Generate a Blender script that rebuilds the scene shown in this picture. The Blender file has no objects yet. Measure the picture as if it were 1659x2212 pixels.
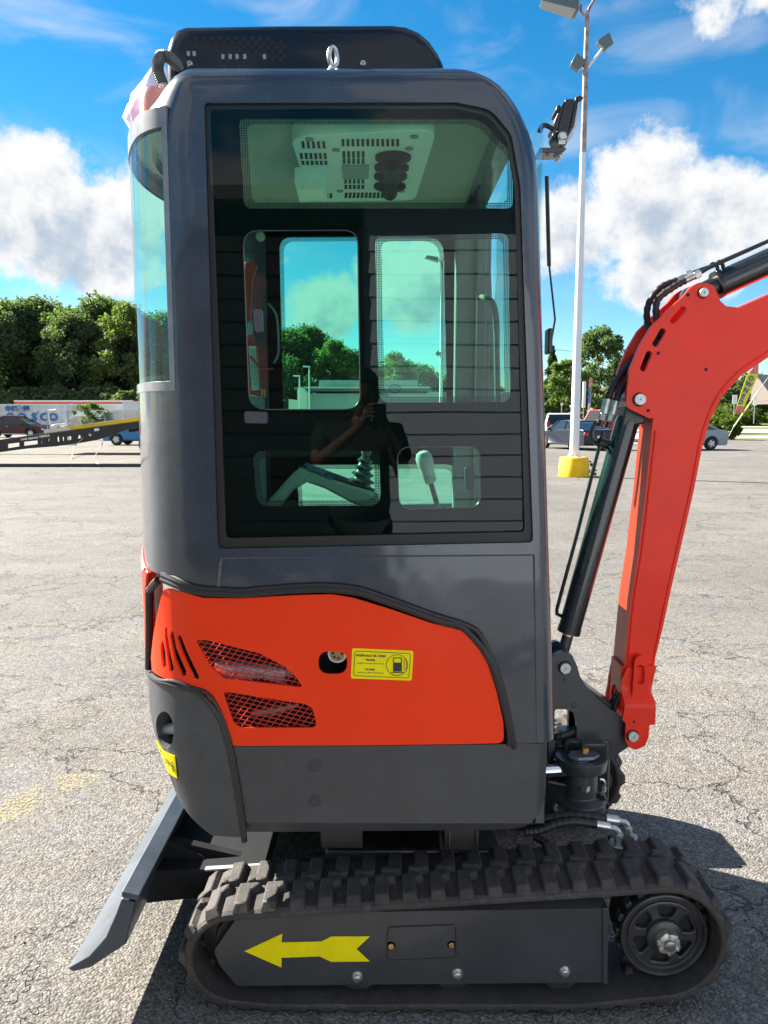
import bpy, bmesh, math, random
from mathutils import Vector, Matrix, Euler
random.seed(7)
R = math.radians
SC = bpy.context.scene
COL = SC.collection
# ---------------------------------------------------------------- camera
CAM_Z = 1.6
F_PX, CX, CY = 1662.0, 829.5, 1106.0          # measured on a 1659 x 2212 reading of the photograph
PITCH = math.atan((CY - 905.0) / F_PX)
cam_d = bpy.data.cameras.new('camera')
cam = bpy.data.objects.new('camera', cam_d); COL.objects.link(cam)
cam.location = (0, 0, CAM_Z); cam.rotation_euler = (R(90) - PITCH, 0, 0)
cam_d.sensor_fit = 'HORIZONTAL'; cam_d.sensor_width = 24.0; cam_d.lens = 24.0 * F_PX / 1659.0
cam_d.clip_start = 0.002; cam_d.clip_end = 3000
SC.camera = cam
SC.view_settings.view_transform = 'Standard'; SC.view_settings.look = 'None'
SC.view_settings.gamma = 1.0; SC.view_settings.use_curve_mapping = False
SC.view_settings.exposure = 2.15
SC.cycles.max_bounces = 10; SC.cycles.transparent_max_bounces = 24
SC.cycles.use_denoising = True
SC.cycles.caustics_reflective = False; SC.cycles.caustics_refractive = False
SC.cycles.sample_clamp_indirect = 6.0
CP, SP = math.cos(PITCH), math.sin(PITCH)
def ray(px, py):
    xc = (px - CX) / F_PX; yc = -(py - CY) / F_PX
    return Vector((xc, CP + yc * SP, yc * CP - SP))
def U(px, py, Y):
    d = ray(px, py); t = Y / d.y
    return Vector((d.x * t, Y, CAM_Z + d.z * t))
def G(px, py, z=0.0):
    d = ray(px, py); t = (z - CAM_Z) / d.z
    return Vector((d.x * t, d.y * t, z))
def XZ(px, py, Y):
    p = U(px, py, Y); return (p.x, p.z)
# ---------------------------------------------------------------- sun and sky
SUN_EL, SUN_AZ = R(35), R(-62)                # azimuth clockwise from +Y
sd = bpy.data.lights.new('sun', 'SUN'); sun = bpy.data.objects.new('sun', sd); COL.objects.link(sun)
sd.energy = 4.6; sd.angle = R(0.53); sd.color = (1.0, 0.94, 0.84)
to_sun = Vector((math.sin(SUN_AZ) * math.cos(SUN_EL), math.cos(SUN_AZ) * math.cos(SUN_EL), math.sin(SUN_EL)))
sun.rotation_euler = to_sun.to_track_quat('Z', 'Y').to_euler()
sun.location = to_sun * 60
W = bpy.data.worlds.new('World'); SC.world = W; W.use_nodes = True
nt = W.node_tree; nt.nodes.clear()
def N(t, typ, **kw):
    n = t.nodes.new(typ)
    for k, v in kw.items():
        if hasattr(n, k): setattr(n, k, v)
    return n
def L(t, a, b): t.links.new(a, b)
def mth(t, op, a, b=None, c=None, clamp=False):
    n = t.nodes.new('ShaderNodeMath'); n.operation = op; n.use_clamp = clamp
    for i, x in enumerate((a, b, c)):
        if x is None: continue
        if isinstance(x, (int, float)): n.inputs[i].default_value = x
        else: t.links.new(x, n.inputs[i])
    return n.outputs[0]
def mixc(t, fac, a, b, blend='MIX'):
    n = t.nodes.new('ShaderNodeMix'); n.data_type = 'RGBA'; n.blend_type = blend
    for i, x in ((0, fac), (6, a), (7, b)):
        if isinstance(x, (int, float)): n.inputs[i].default_value = x
        elif isinstance(x, tuple): n.inputs[i].default_value = (x + (1,))[:4]
        else: t.links.new(x, n.inputs[i])
    return n.outputs[2]
def ramp(t, x, p0, p1, c0=(0, 0, 0), c1=(1, 1, 1), interp='EASE'):
    n = t.nodes.new('ShaderNodeValToRGB'); n.color_ramp.interpolation = interp
    n.color_ramp.elements[0].position = p0; n.color_ramp.elements[1].position = p1
    n.color_ramp.elements[0].color = c0 + (1,); n.color_ramp.elements[1].color = c1 + (1,)
    t.links.new(x, n.inputs[0]); return n.outputs[0]
out = N(nt, 'ShaderNodeOutputWorld'); bg = N(nt, 'ShaderNodeBackground')
sky = N(nt, 'ShaderNodeTexSky'); sky.sky_type = 'NISHITA'; sky.sun_disc = False
sky.sun_elevation = SUN_EL; sky.sun_rotation = SUN_AZ
sky.air_density = 1.0; sky.dust_density = 0.0; sky.ozone_density = 2.0; sky.altitude = 200
hs = N(nt, 'ShaderNodeHueSaturation'); hs.inputs['Saturation'].default_value = 1.42; hs.inputs['Hue'].default_value = 0.489; hs.inputs['Value'].default_value = 1.0
L(nt, sky.outputs[0], hs.inputs['Color'])
tc = N(nt, 'ShaderNodeTexCoord'); sep = N(nt, 'ShaderNodeSeparateXYZ'); L(nt, tc.outputs['Generated'], sep.inputs[0])
az = mth(nt, 'ARCTAN2', sep.outputs[0], sep.outputs[1]); el = mth(nt, 'ARCSINE', sep.outputs[2])
cmb = N(nt, 'ShaderNodeCombineXYZ'); L(nt, az, cmb.inputs[0]); L(nt, el, cmb.inputs[1])
def ae(px, py):
    d = ray(px, py).normalized(); return math.atan2(d.x, d.y), math.asin(d.z)
BANKS = [(70, 460, 300, 165, 1.05), (215, 490, 210, 165, 1.0), (245, 600, 130, 75, .9), (10, 380, 130, 100, .8), (1395, 420, 150, 165, 1.0), (1480, 480, 210, 130, 1.0), (1600, 450, 130, 100, .9), (1250, 500, 140, 130, .95),
         (1420, 610, 190, 90, .8), (1535, 28, 90, 58, .74), (1645, 5, 65, 42, .66), (690, 660, 130, 95, 1.0), (890, 610, 150, 130, 1.0), (1655, 430, 50, 70, .9), (620, 560, 120, 50, .5)]
def cloud_field(vec, d3):
    warp = N(nt, 'ShaderNodeTexNoise'); warp.inputs['Scale'].default_value = 14; warp.inputs['Detail'].default_value = 9; warp.inputs['Roughness'].default_value = 0.62
    L(nt, d3, warp.inputs['Vector'])
    lo = N(nt, 'ShaderNodeTexNoise'); lo.inputs['Scale'].default_value = 3.1; lo.inputs['Detail'].default_value = 3
    L(nt, d3, lo.inputs['Vector'])
    cover = ramp(nt, lo.outputs['Fac'], 0.40, 0.62)
    # open sky away from the banks seen in the photograph carries added scattered clouds, cover raised for fill light
    sx = N(nt, 'ShaderNodeSeparateXYZ'); L(nt, vec, sx.inputs[0])
    side = ramp(nt, mth(nt, 'ABSOLUTE', sx.outputs[0]), 0.56, 0.80)
    low = ramp(nt, sx.outputs[1], 0.35, 0.75, (1, 1, 1), (.9, .9, .9))
    acc = mth(nt, 'MULTIPLY', mth(nt, 'MULTIPLY', cover, side), low)
    for (px, py, rx, ry, wgt) in BANKS:
        a, e = ae(px, py)
        mp = N(nt, 'ShaderNodeMapping'); mp.vector_type = 'TEXTURE'
        mp.inputs['Location'].default_value = (a, e, 0); mp.inputs['Scale'].default_value = (rx / F_PX, ry / F_PX, 1)
        L(nt, vec, mp.inputs['Vector'])
        g = N(nt, 'ShaderNodeTexGradient'); g.gradient_type = 'SPHERICAL'; L(nt, mp.outputs[0], g.inputs[0])
        acc = mth(nt, 'MAXIMUM', acc, mth(nt, 'MULTIPLY', mth(nt, 'POWER', g.outputs['Fac'], 0.6), wgt))
    v = mth(nt, 'ADD', acc, mth(nt, 'MULTIPLY', mth(nt, 'SUBTRACT', warp.outputs['Fac'], 0.5), 1.25))
    return v, warp.outputs['Fac']
f0, n0 = cloud_field(cmb.outputs[0], tc.outputs['Generated'])
sh = N(nt, 'ShaderNodeVectorMath'); sh.operation = 'ADD'; sh.inputs[1].default_value = (-0.012, 0.024, 0); L(nt, cmb.outputs[0], sh.inputs[0])
sh3 = N(nt, 'ShaderNodeVectorMath'); sh3.operation = 'ADD'; sh3.inputs[1].default_value = (-0.012, 0.004, 0.024); L(nt, tc.outputs['Generated'], sh3.inputs[0])
f1, n1 = cloud_field(sh.outputs[0], sh3.outputs[0])
mask = ramp(nt, f0, 0.30, 0.60)
wisp_n = N(nt, 'ShaderNodeTexNoise'); wisp_n.inputs['Scale'].default_value = 5; wisp_n.inputs['Detail'].default_value = 7; wisp_n.inputs['Distortion'].default_value = 0.9
wm = N(nt, 'ShaderNodeMapping'); wm.inputs['Rotation'].default_value = (0, 0, 0.5); wm.inputs['Scale'].default_value = (1, 2.4, 1); L(nt, cmb.outputs[0], wm.inputs[0]); L(nt, wm.outputs[0], wisp_n.inputs[0])
wisp = mth(nt, 'MULTIPLY', ramp(nt, wisp_n.outputs['Fac'], 0.44, 0.82), 0.52)
mask = mth(nt, 'MAXIMUM', mask, wisp)
shade = ramp(nt, mth(nt, 'ADD', mth(nt, 'SUBTRACT', f1, 0.30), mth(nt, 'MULTIPLY', mth(nt, 'SUBTRACT', n1, n0), 1.4)), 0.08, 1.0)
ccol = mixc(nt, shade, (4.5, 4.5, 4.5), (2.3, 2.75, 3.3))
skyc = mixc(nt, mask, mixc(nt, 1.0, hs.outputs[0], (.70, .78, .83), 'MULTIPLY'), ccol)
L(nt, skyc, bg.inputs['Color']); bg.inputs['Strength'].default_value = 0.05
L(nt, bg.outputs[0], out.inputs[0])

# ---------------------------------------------------------------- materials
MATS = {}
def mat(name, col, rough=0.5, metal=0.0, coat=0.0, spec=0.5, vary=0.0, vscale=8.0, bump=0.0, bscale=200.0, dirt=0.0, emis=None, wave=0.0):
    if name in MATS: return MATS[name]
    m = bpy.data.materials.new(name); m.use_nodes = True; t = m.node_tree; b = t.nodes['Principled BSDF']
    b.inputs['Base Color'].default_value = (*col, 1); b.inputs['Roughness'].default_value = rough
    b.inputs['Metallic'].default_value = metal; b.inputs['Coat Weight'].default_value = coat; b.inputs['Coat Roughness'].default_value = 0.08
    b.inputs['Specular IOR Level'].default_value = spec
    tcn = N(t, 'ShaderNodeTexCoord')
    if vary or dirt:
        nz = N(t, 'ShaderNodeTexNoise'); nz.inputs['Scale'].default_value = vscale; nz.inputs['Detail'].default_value = 6; nz.inputs['Roughness'].default_value = 0.65
        L(t, tcn.outputs['Object'], nz.inputs['Vector'])
        c = mixc(t, ramp(t, nz.outputs['Fac'], 0.3, 0.72), tuple(x * (1 - vary) for x in col), tuple(min(1, x * (1 + vary)) for x in col))
        if dirt:
            nd = N(t, 'ShaderNodeTexNoise'); nd.inputs['Scale'].default_value = vscale * 3.7; nd.inputs['Detail'].default_value = 8; nd.inputs['Roughness'].default_value = 0.75
            L(t, tcn.outputs['Object'], nd.inputs['Vector'])
            c = mixc(t, mth(t, 'MULTIPLY', ramp(t, nd.outputs['Fac'], 0.52, 0.8), dirt), c, (0.23, 0.20, 0.165))
        L(t, c, b.inputs['Base Color'])
        L(t, mth(t, 'ADD', mth(t, 'MULTIPLY', nz.outputs['Fac'], 0.18), rough - 0.09), b.inputs['Roughness'])
    if bump:
        nb = N(t, 'ShaderNodeTexNoise'); nb.inputs['Scale'].default_value = bscale; nb.inputs['Detail'].default_value = 3
        L(t, tcn.outputs['Object'], nb.inputs['Vector'])
        bp = N(t, 'ShaderNodeBump'); bp.inputs['Strength'].default_value = bump; bp.inputs['Distance'].default_value = 0.002
        L(t, nb.outputs['Fac'], bp.inputs['Height']); L(t, bp.outputs[0], b.inputs['Normal'])
        if wave:
            nw = N(t, 'ShaderNodeTexNoise'); nw.inputs['Scale'].default_value = 4.5; nw.inputs['Detail'].default_value = 2; L(t, tcn.outputs['Object'], nw.inputs['Vector'])
            bw = N(t, 'ShaderNodeBump'); bw.inputs['Strength'].default_value = wave; bw.inputs['Distance'].default_value = 0.03
            L(t, nw.outputs['Fac'], bw.inputs['Height']); L(t, bw.outputs[0], bp.inputs['Normal']); L(t, bw.outputs[0], b.inputs['Coat Normal'])
    if emis: b.inputs['Emission Color'].default_value = (*emis[0], 1); b.inputs['Emission Strength'].default_value = emis[1]
    MATS[name] = m; return m
def glass(name, tint, ior=1.6, rough=0.0, fixed=None):
    if name in MATS: return MATS[name]
    m = bpy.data.materials.new(name); m.use_nodes = True; t = m.node_tree; t.nodes.clear()
    o = N(t, 'ShaderNodeOutputMaterial'); tr = N(t, 'ShaderNodeBsdfTransparent'); gl = N(t, 'ShaderNodeBsdfGlossy'); mx = N(t, 'ShaderNodeMixShader')
    tr.inputs[0].default_value = (*tint, 1); gl.inputs['Roughness'].default_value = rough
    fr = N(t, 'ShaderNodeFresnel'); fr.inputs['IOR'].default_value = ior
    nb = N(t, 'ShaderNodeTexNoise'); nb.inputs['Scale'].default_value = 2.2; nb.inputs['Detail'].default_value = 1
    tcn = N(t, 'ShaderNodeTexCoord'); L(t, tcn.outputs['Object'], nb.inputs['Vector'])
    bp = N(t, 'ShaderNodeBump'); bp.inputs['Strength'].default_value = 0.05; bp.inputs['Distance'].default_value = 0.02
    L(t, nb.outputs['Fac'], bp.inputs['Height']); L(t, bp.outputs[0], gl.inputs['Normal'])
    gb = N(t, 'ShaderNodeNewGeometry'); L(t, mth(t, 'MULTIPLY', fr.outputs[0], mth(t, 'SUBTRACT', 1.0, gb.outputs['Backfacing'])), mx.inputs[0]); L(t, tr.outputs[0], mx.inputs[1]); L(t, gl.outputs[0], mx.inputs[2]); L(t, mx.outputs[0], o.inputs[0])
    MATS[name] = m; return m
GREY = mat('grey_paint', (0.026, 0.038, 0.058), 0.26, coat=0.75, spec=0.6, vary=0.16, vscale=5, bump=0.06, bscale=420, dirt=0.09, wave=0.18)
GREY2 = mat('grey_plastic_paint', (0.046, 0.049, 0.056), 0.40, coat=0.25, vary=0.14, vscale=7, bump=0.10, bscale=600, dirt=0.10, wave=0.10)
STEEL = mat('blade_paint', (0.046, 0.060, 0.078), 0.40, coat=0.25, vary=0.2, vscale=9, bump=0.05, dirt=0.10)
RED = mat('hood_red', (0.97, 0.044, 0.003), 0.40, coat=0.10, spec=0.25, bump=0.06, bscale=500, vary=0.05, vscale=3, wave=0.14)
BOOMRED = mat('boom_red', (0.95, 0.036, 0.014), 0.40, coat=0.10, spec=0.25, bump=0.10, bscale=300, vary=0.10, vscale=4, dirt=0.03, wave=0.12)
SEAL = mat('seal_rubber', (0.020, 0.017, 0.018), 0.45, bump=0.1)
BLACK = mat('black_metal', (0.014, 0.015, 0.017), 0.38, coat=0.2, vary=0.2)
DARKIN = mat('dark_inside', (0.012, 0.012, 0.013), 0.7)
RUBBER = mat('track_rubber', (0.046, 0.040, 0.036), 0.72, vary=0.3, vscale=14, bump=0.5, bscale=160, dirt=0.5)
ZINC = mat('zinc', (0.62, 0.63, 0.62), 0.30, metal=0.9, vary=0.12, vscale=60)
CHROME = mat('chrome', (0.85, 0.86, 0.88), 0.08, metal=1.0)
BRASS = mat('brass', (0.75, 0.42, 0.16), 0.3, metal=0.9)
YEL = mat('decal_yellow', (0.97, 0.80, 0.003), 0.45, spec=0.2, vary=0.05, vscale=20, dirt=0.05)
INK = mat('decal_ink', (0.03, 0.028, 0.02), 0.5)
INKS = mat('decal_small_ink', (0.30, 0.24, 0.02), 0.5)
CYL = mat('cylinder_paint', (0.016, 0.020, 0.023), 0.24, coat=0.5, vary=0.2)
HOSE = mat('hose_rubber', (0.016, 0.016, 0.017), 0.5, bump=0.3, bscale=300)
FRIT = mat('window_frit', (0.004, 0.0045, 0.006), 0.8, spec=0.1)
PALE = mat('pale_plastic', (0.80, 0.80, 0.74), 0.5, vary=0.06, bump=0.1)
HEADL = mat('headliner_vinyl', (0.42, 0.40, 0.35), 0.8, bump=0.2, bscale=300)
GLASS = glass('tinted_glass', (0.715, 0.955, 0.875), 1.42)
GLASSR = glass('rear_glass', (0.68, 0.93, 0.86), 1.6)
LENS = glass('clear_lens', (0.85, 0.88, 0.9), 1.5)
WHITE = mat('white_paint', (0.72, 0.74, 0.75), 0.45, vary=0.07, vscale=3, dirt=0.06)
# ---------------------------------------------------------------- mesh helpers
class MB:
    def __init__(s): s.v = []; s.f = []
    def add(s, vs, fs):
        k = len(s.v); s.v += [Vector(v) for v in vs]; s.f += [tuple(i + k for i in f) for f in fs]; return s
    def box(s, c, d, rot=None):
        c = Vector(c); q = rot if rot is not None else Matrix.Identity(3)
        vs = [c + q @ Vector((x * d[0] / 2, y * d[1] / 2, z * d[2] / 2)) for x in (-1, 1) for y in (-1, 1) for z in (-1, 1)]
        return s.add(vs, [(0, 1, 3, 2), (4, 6, 7, 5), (0, 4, 5, 1), (2, 3, 7, 6), (0, 2, 6, 4), (1, 5, 7, 3)])
    def prism(s, poly, vec):
        n = len(poly); p = [Vector(q) for q in poly]; vec = Vector(vec)
        return s.add(p + [q + vec for q in p], [tuple(range(n)), tuple(range(2 * n - 1, n - 1, -1))] + [(i, i + n, (i + 1) % n + n, (i + 1) % n) for i in range(n)])
    def hexa(s, a, b):           # two quads, bottom and top
        return s.add(list(a) + list(b), [(3, 2, 1, 0), (4, 5, 6, 7)] + [(i, (i + 1) % 4, (i + 1) % 4 + 4, i + 4) for i in range(4)])
    def tube(s, pts, r, n=8, caps=True):
        pts = [Vector(p) for p in pts]; m = len(pts); rr = r if isinstance(r, (list, tuple)) else [r] * m
        up = None; vs = []
        for i, p in enumerate(pts):
            t = (pts[min(i + 1, m - 1)] - pts[max(i - 1, 0)]).normalized()
            if up is None: up = t.orthogonal().normalized()
            up = (up - t * up.dot(t)).normalized(); w = t.cross(up)
            vs += [p + (up * math.cos(a) + w * math.sin(a)) * rr[i] for a in (2 * math.pi * k / n for k in range(n))]
        fs = [(i * n + k, i * n + (k + 1) % n, (i + 1) * n + (k + 1) % n, (i + 1) * n + k) for i in range(m - 1) for k in range(n)]
        if caps: fs += [tuple(range(n - 1, -1, -1)), tuple((m - 1) * n + k for k in range(n))]
        return s.add(vs, fs)
    def cyl(s, a, b, r, n=20, r2=None): return s.tube([a, b], [r, r if r2 is None else r2], n)
    def lathe(s, o, axis, prof, n=24):     # prof: (distance along axis, radius)
        o = Vector(o); axis = Vector(axis).normalized(); u = axis.orthogonal().normalized(); w = axis.cross(u); vs = []
        for d, r in prof: vs += [o + axis * d + (u * math.cos(a) + w * math.sin(a)) * max(r, 1e-5) for a in (2 * math.pi * k / n for k in range(n))]
        m = len(prof)
        fs = [(i * n + k, i * n + (k + 1) % n, (i + 1) * n + (k + 1) % n, (i + 1) * n + k) for i in range(m - 1) for k in range(n)]
        fs += [tuple(range(n - 1, -1, -1)), tuple((m - 1) * n + k for k in range(n))]
        return s.add(vs, fs)
    def ball(s, c, r, nu=12, nv=8):
        c = Vector(c); r = Vector(r) if not isinstance(r, (int, float)) else Vector((r, r, r)); vs = []; fs = []
        for j in range(nv + 1):
            th = math.pi * j / nv
            for i in range(nu):
                ph = 2 * math.pi * i / nu
                vs.append(c + Vector((r.x * math.sin(th) * math.cos(ph), r.y * math.sin(th) * math.sin(ph), r.z * math.cos(th))))
        for j in range(nv):
            for i in range(nu): fs.append((j * nu + i, (j + 1) * nu + i, (j + 1) * nu + (i + 1) % nu, j * nu + (i + 1) % nu))
        return s.add(vs, fs)
    def mesh(s, name):
        me = bpy.data.meshes.new(name); me.from_pydata([tuple(v) for v in s.v], [], s.f); me.validate()
        b = bmesh.new(); b.from_mesh(me); bmesh.ops.remove_doubles(b, verts=b.verts, dist=1e-6); bmesh.ops.recalc_face_normals(b, faces=b.faces); b.to_mesh(me); b.free()
        return me
    def build(s, name, m, parent=None, bevel=0.0, smooth=35, seg=2): return obj(name, s.mesh(name), m, parent, bevel, smooth, seg)
def smooth_mesh(me, deg):
    if deg is None or not len(me.polygons): return
    me.polygons.foreach_set('use_smooth', [True] * len(me.polygons)); me.set_sharp_from_angle(angle=R(deg))
def obj(name, me, m, parent=None, bevel=0.0, smooth=35, seg=2):
    o = bpy.data.objects.new(name, me); COL.objects.link(o)
    if m: me.materials.append(m)
    smooth_mesh(me, smooth)
    if bevel:
        bv = o.modifiers.new('bevel', 'BEVEL'); bv.width = bevel; bv.segments = seg; bv.limit_method = 'ANGLE'; bv.angle_limit = R(50); bv.use_clamp_overlap = True
    if parent is not None:
        o.parent = parent
        if parent.get('world_children'): o.matrix_parent_inverse = Matrix.Translation(-parent.location)
    return o
def tag(o, label=None, cat=None, group=None, kind=None):
    for k, v in (('label', label), ('category', cat), ('group', group), ('kind', kind)):
        if v: o[k] = v
    return o
def thing(name, label, cat, loc=(0, 0, 0), rz=0.0, group=None, world=False):
    o = bpy.data.objects.new(name, None); COL.objects.link(o); o.location = loc; o.rotation_euler = (0, 0, rz); o.empty_display_size = 0.2
    if world: o['world_children'] = 1
    return tag(o, label, cat, group)
def dup(root, loc=None, rz=None, label=None, scale=None):
    def cp(o, par):
        c = o.copy(); COL.objects.link(c)
        if par is not None: c.parent = par
        for ch in o.children: cp(ch, c)
        return c
    r = cp(root, None)
    if loc is not None: r.location = loc
    if rz is not None: r.rotation_euler = (0, 0, rz)
    if scale is not None: r.scale = scale if isinstance(scale, tuple) else (scale,) * 3
    if label: r['label'] = label
    return r
def rnd(poly, r, n=5):               # round the corners of a 2D polygon
    res = []; m = len(poly); rs = r if isinstance(r, (list, tuple)) else [r] * m
    for i in range(m):
        p = Vector(poly[i]); a = Vector(poly[i - 1]); b = Vector(poly[(i + 1) % m]); ra = rs[i]
        da, db = (a - p), (b - p); la, lb = da.length, db.length
        if ra <= 0 or la < 1e-9 or lb < 1e-9: res.append(tuple(p)); continue
        da /= la; db /= lb; ang = math.acos(max(-1, min(1, da.dot(db))))
        if ang > math.pi - 0.03: res.append(tuple(p)); continue
        d = min(ra / math.tan(ang / 2), la * 0.48, lb * 0.48)
        p0, p1 = p + da * d, p + db * d
        for k in range(n + 1):
            u = k / n; res.append(tuple(p0 * (1 - u) ** 2 + p * 2 * u * (1 - u) + p1 * u ** 2))
    return res
def spline(pts, n=8):                # Catmull-Rom through 3D points
    P = [Vector(p) for p in pts]; P = [P[0] * 2 - P[1]] + P + [P[-1] * 2 - P[-2]]; res = []
    for i in range(1, len(P) - 2):
        a, b, c, d = P[i - 1:i + 3]
        for k in range(n):
            t = k / n; res.append(0.5 * ((2 * b) + (c - a) * t + (2 * a - 5 * b + 4 * c - d) * t * t + (3 * b - a - 3 * c + d) * t ** 3))
    res.append(P[-2]); return res
def fill2d(outer, holes=()):
    b = bmesh.new(); es = []
    for lp in [outer] + list(holes):
        vs = [b.verts.new((p[0], p[1], 0)) for p in lp]
        es += [b.edges.new((vs[i], vs[(i + 1) % len(vs)])) for i in range(len(vs))]
    bmesh.ops.triangle_fill(b, use_beauty=True, use_dissolve=False, edges=es)
    return b
def sheet(outer, holes, mapf, d0, d1, cuts=()):
    """polygon in (s, z); mapf(s, z, d) -> 3D; solid between depths d0 (back) and d1 (front)"""
    b = fill2d(outer, holes)
    for c in cuts:
        bmesh.ops.bisect_plane(b, geom=list(b.verts) + list(b.edges) + list(b.faces), plane_co=(c, 0, 0), plane_no=(1, 0, 0), dist=1e-6)
    b.verts.index_update(); vs = [v.co.copy() for v in b.verts]; n = len(vs); fs = []
    for f in b.faces:
        i = [v.index for v in f.verts]
        if f.normal.z < 0: i.reverse()
        fs.append(tuple(i)); fs.append(tuple(k + n for k in reversed(i)))
    for e in b.edges:
        if len(e.link_faces) == 1:
            i, j = e.verts[0].index, e.verts[1].index; fs.append((i, j, j + n, i + n))
    b.free()
    m = MB(); m.v = [mapf(v.x, v.y, d1) for v in vs] + [mapf(v.x, v.y, d0) for v in vs]; m.f = fs
    return m
def plate(name, poly, y0, y1, m, parent, holes=(), bevel=0.0, smooth=35):
    mb = sheet(poly, holes, lambda s, z, d: Vector((s, d, z)), y1, y0)
    return mb.build(name, m, parent, bevel, smooth)
def pplate(name, px, Y, th, m, parent, holes=(), bevel=0.0, r=0):
    return plate(name, [XZ(x, y, Y) for x, y in rnd(px, r)] if r else [XZ(x, y, Y) for x, y in px], Y, Y + th, m, parent, [[XZ(x, y, Y) for x, y in h] for h in holes], bevel)
def circ(cx, cy, rx, ry=None, n=16):
    ry = rx if ry is None else ry
    return [(cx + rx * math.cos(2 * math.pi * k / n), cy + ry * math.sin(2 * math.pi * k / n)) for k in range(n)]
def applied(o):
    dg = bpy.context.evaluated_depsgraph_get(); me = bpy.data.meshes.new_from_object(o.evaluated_get(dg)); return me
def boolean(o, cutters, op='DIFFERENCE'):
    for c in cutters:
        co = bpy.data.objects.new('cutter', c); COL.objects.link(co)
        md = o.modifiers.new('b', 'BOOLEAN'); md.operation = op; md.solver = 'EXACT'; md.object = co
        bpy.context.view_layer.update()
        me = applied(o); o.modifiers.clear(); old = o.data; o.data = me; bpy.data.meshes.remove(old)
        bpy.data.objects.remove(co)
def text_mesh(body, size, m, parent, mtx, name='lettering', ext=0.0005, align='CENTER', bold=0.0):
    c = bpy.data.curves.new(name, 'FONT'); c.body = body; c.size = size; c.extrude = ext; c.align_x = align; c.align_y = 'CENTER'; c.resolution_u = 2; c.offset = bold
    o = bpy.data.objects.new(name, c); COL.objects.link(o); bpy.context.view_layer.update()
    me = applied(o); bpy.data.objects.remove(o); bpy.data.curves.remove(c)
    me.transform(mtx); me.materials.clear()
    return obj(name, me, m, parent, smooth=None)
FACE = Matrix.Rotation(R(90), 4, 'X')       # text plane facing -Y
def T(p): return Matrix.Translation(Vector(p))
# ================================================================ MINI EXCAVATOR
Y0, YC, YF = 1.98, 2.48, 2.98
XF, RF, XR, RR = 0.405, 0.05, -0.465, 0.22
EX = thing('mini_excavator', 'red and dark grey mini excavator with a tall glazed cab on rubber tracks', 'excavator', (0.15, YC, 0), world=True)
R1, R2 = 0.20, 0.80                     # tight corner, then a gently bowed tail
A1 = R1 * R(60); A2 = R2 * R(30)
def plan(s, off=0.0):
    if s > XF:
        a = min((s - XF) / RF, math.pi / 2); ex = max(0, s - XF - RF * math.pi / 2)
        return XF + (RF + off) * math.sin(a), Y0 + RF - (RF + off) * math.cos(a) + ex
    if s < XR:
        d = XR - s
        if d < A1:
            a = d / R1; return XR - (R1 + off) * math.sin(a), Y0 + R1 - (R1 + off) * math.cos(a)
        a = R(60) + (d - A1) / R2; s6, c6 = math.sin(R(60)), 0.5
        return XR - R1 * s6 - R2 * (math.sin(a) - s6) - off * math.sin(a), Y0 + R1 * .5 + R2 * (c6 - math.cos(a)) - off * math.cos(a)
    return s, Y0 - off
def sphi(deg): return XR - (R1 * R(deg) if deg <= 60 else A1 + R2 * R(deg - 60))
S_END = XR - A1 - A2
def SZ(px, py, off=0.0):             # photograph reading -> (arc length, height) on the machine's side
    d = ray(px, py); k = d.x / d.y
    lo, hi = sphi(71), XF + RF * 1.2
    for _ in range(40):
        mid = (lo + hi) / 2; x, y = plan(mid, off)
        if x / y < k: lo = mid
        else: hi = mid
    x, y = plan(lo, off); return lo, CAM_Z + d.z / d.y * y
CUTS = [sphi(a) for a in list(range(0, 60, 6)) + list(range(60, 91, 3))] + [XF + RF * R(a) for a in (0, 18, 36, 54, 72, 90)]
def pmap(s, z, d):
    x, y = plan(s, d); return Vector((x, y, z))
def panel(name, poly, d0, d1, m, parent, holes=(), bevel=0.003, px=True, smooth=35, r=0, hr=0):
    P = rnd(poly, r) if r else poly
    H = [rnd(h, hr) if hr else h for h in holes]
    if px: P = [SZ(*p) for p in P]; H = [[SZ(*p) for p in h] for h in H]
    return sheet(P, H, pmap, d0, d1, CUTS).build(name, m, parent, bevel, smooth)
def ppath(px, off=0.0, px_in=True):
    res = []
    P = [SZ(*p) if px_in else p for p in px]
    for a, b in zip(P[:-1], P[1:]):
        k = max(1, int(abs(a[0] - b[0]) / 0.02))
        res += [pmap(a[0] + (b[0] - a[0]) * i / k, a[1] + (b[1] - a[1]) * i / k, off) for i in range(k)]
    res.append(pmap(P[-1][0], P[-1][1], off)); return res
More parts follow.
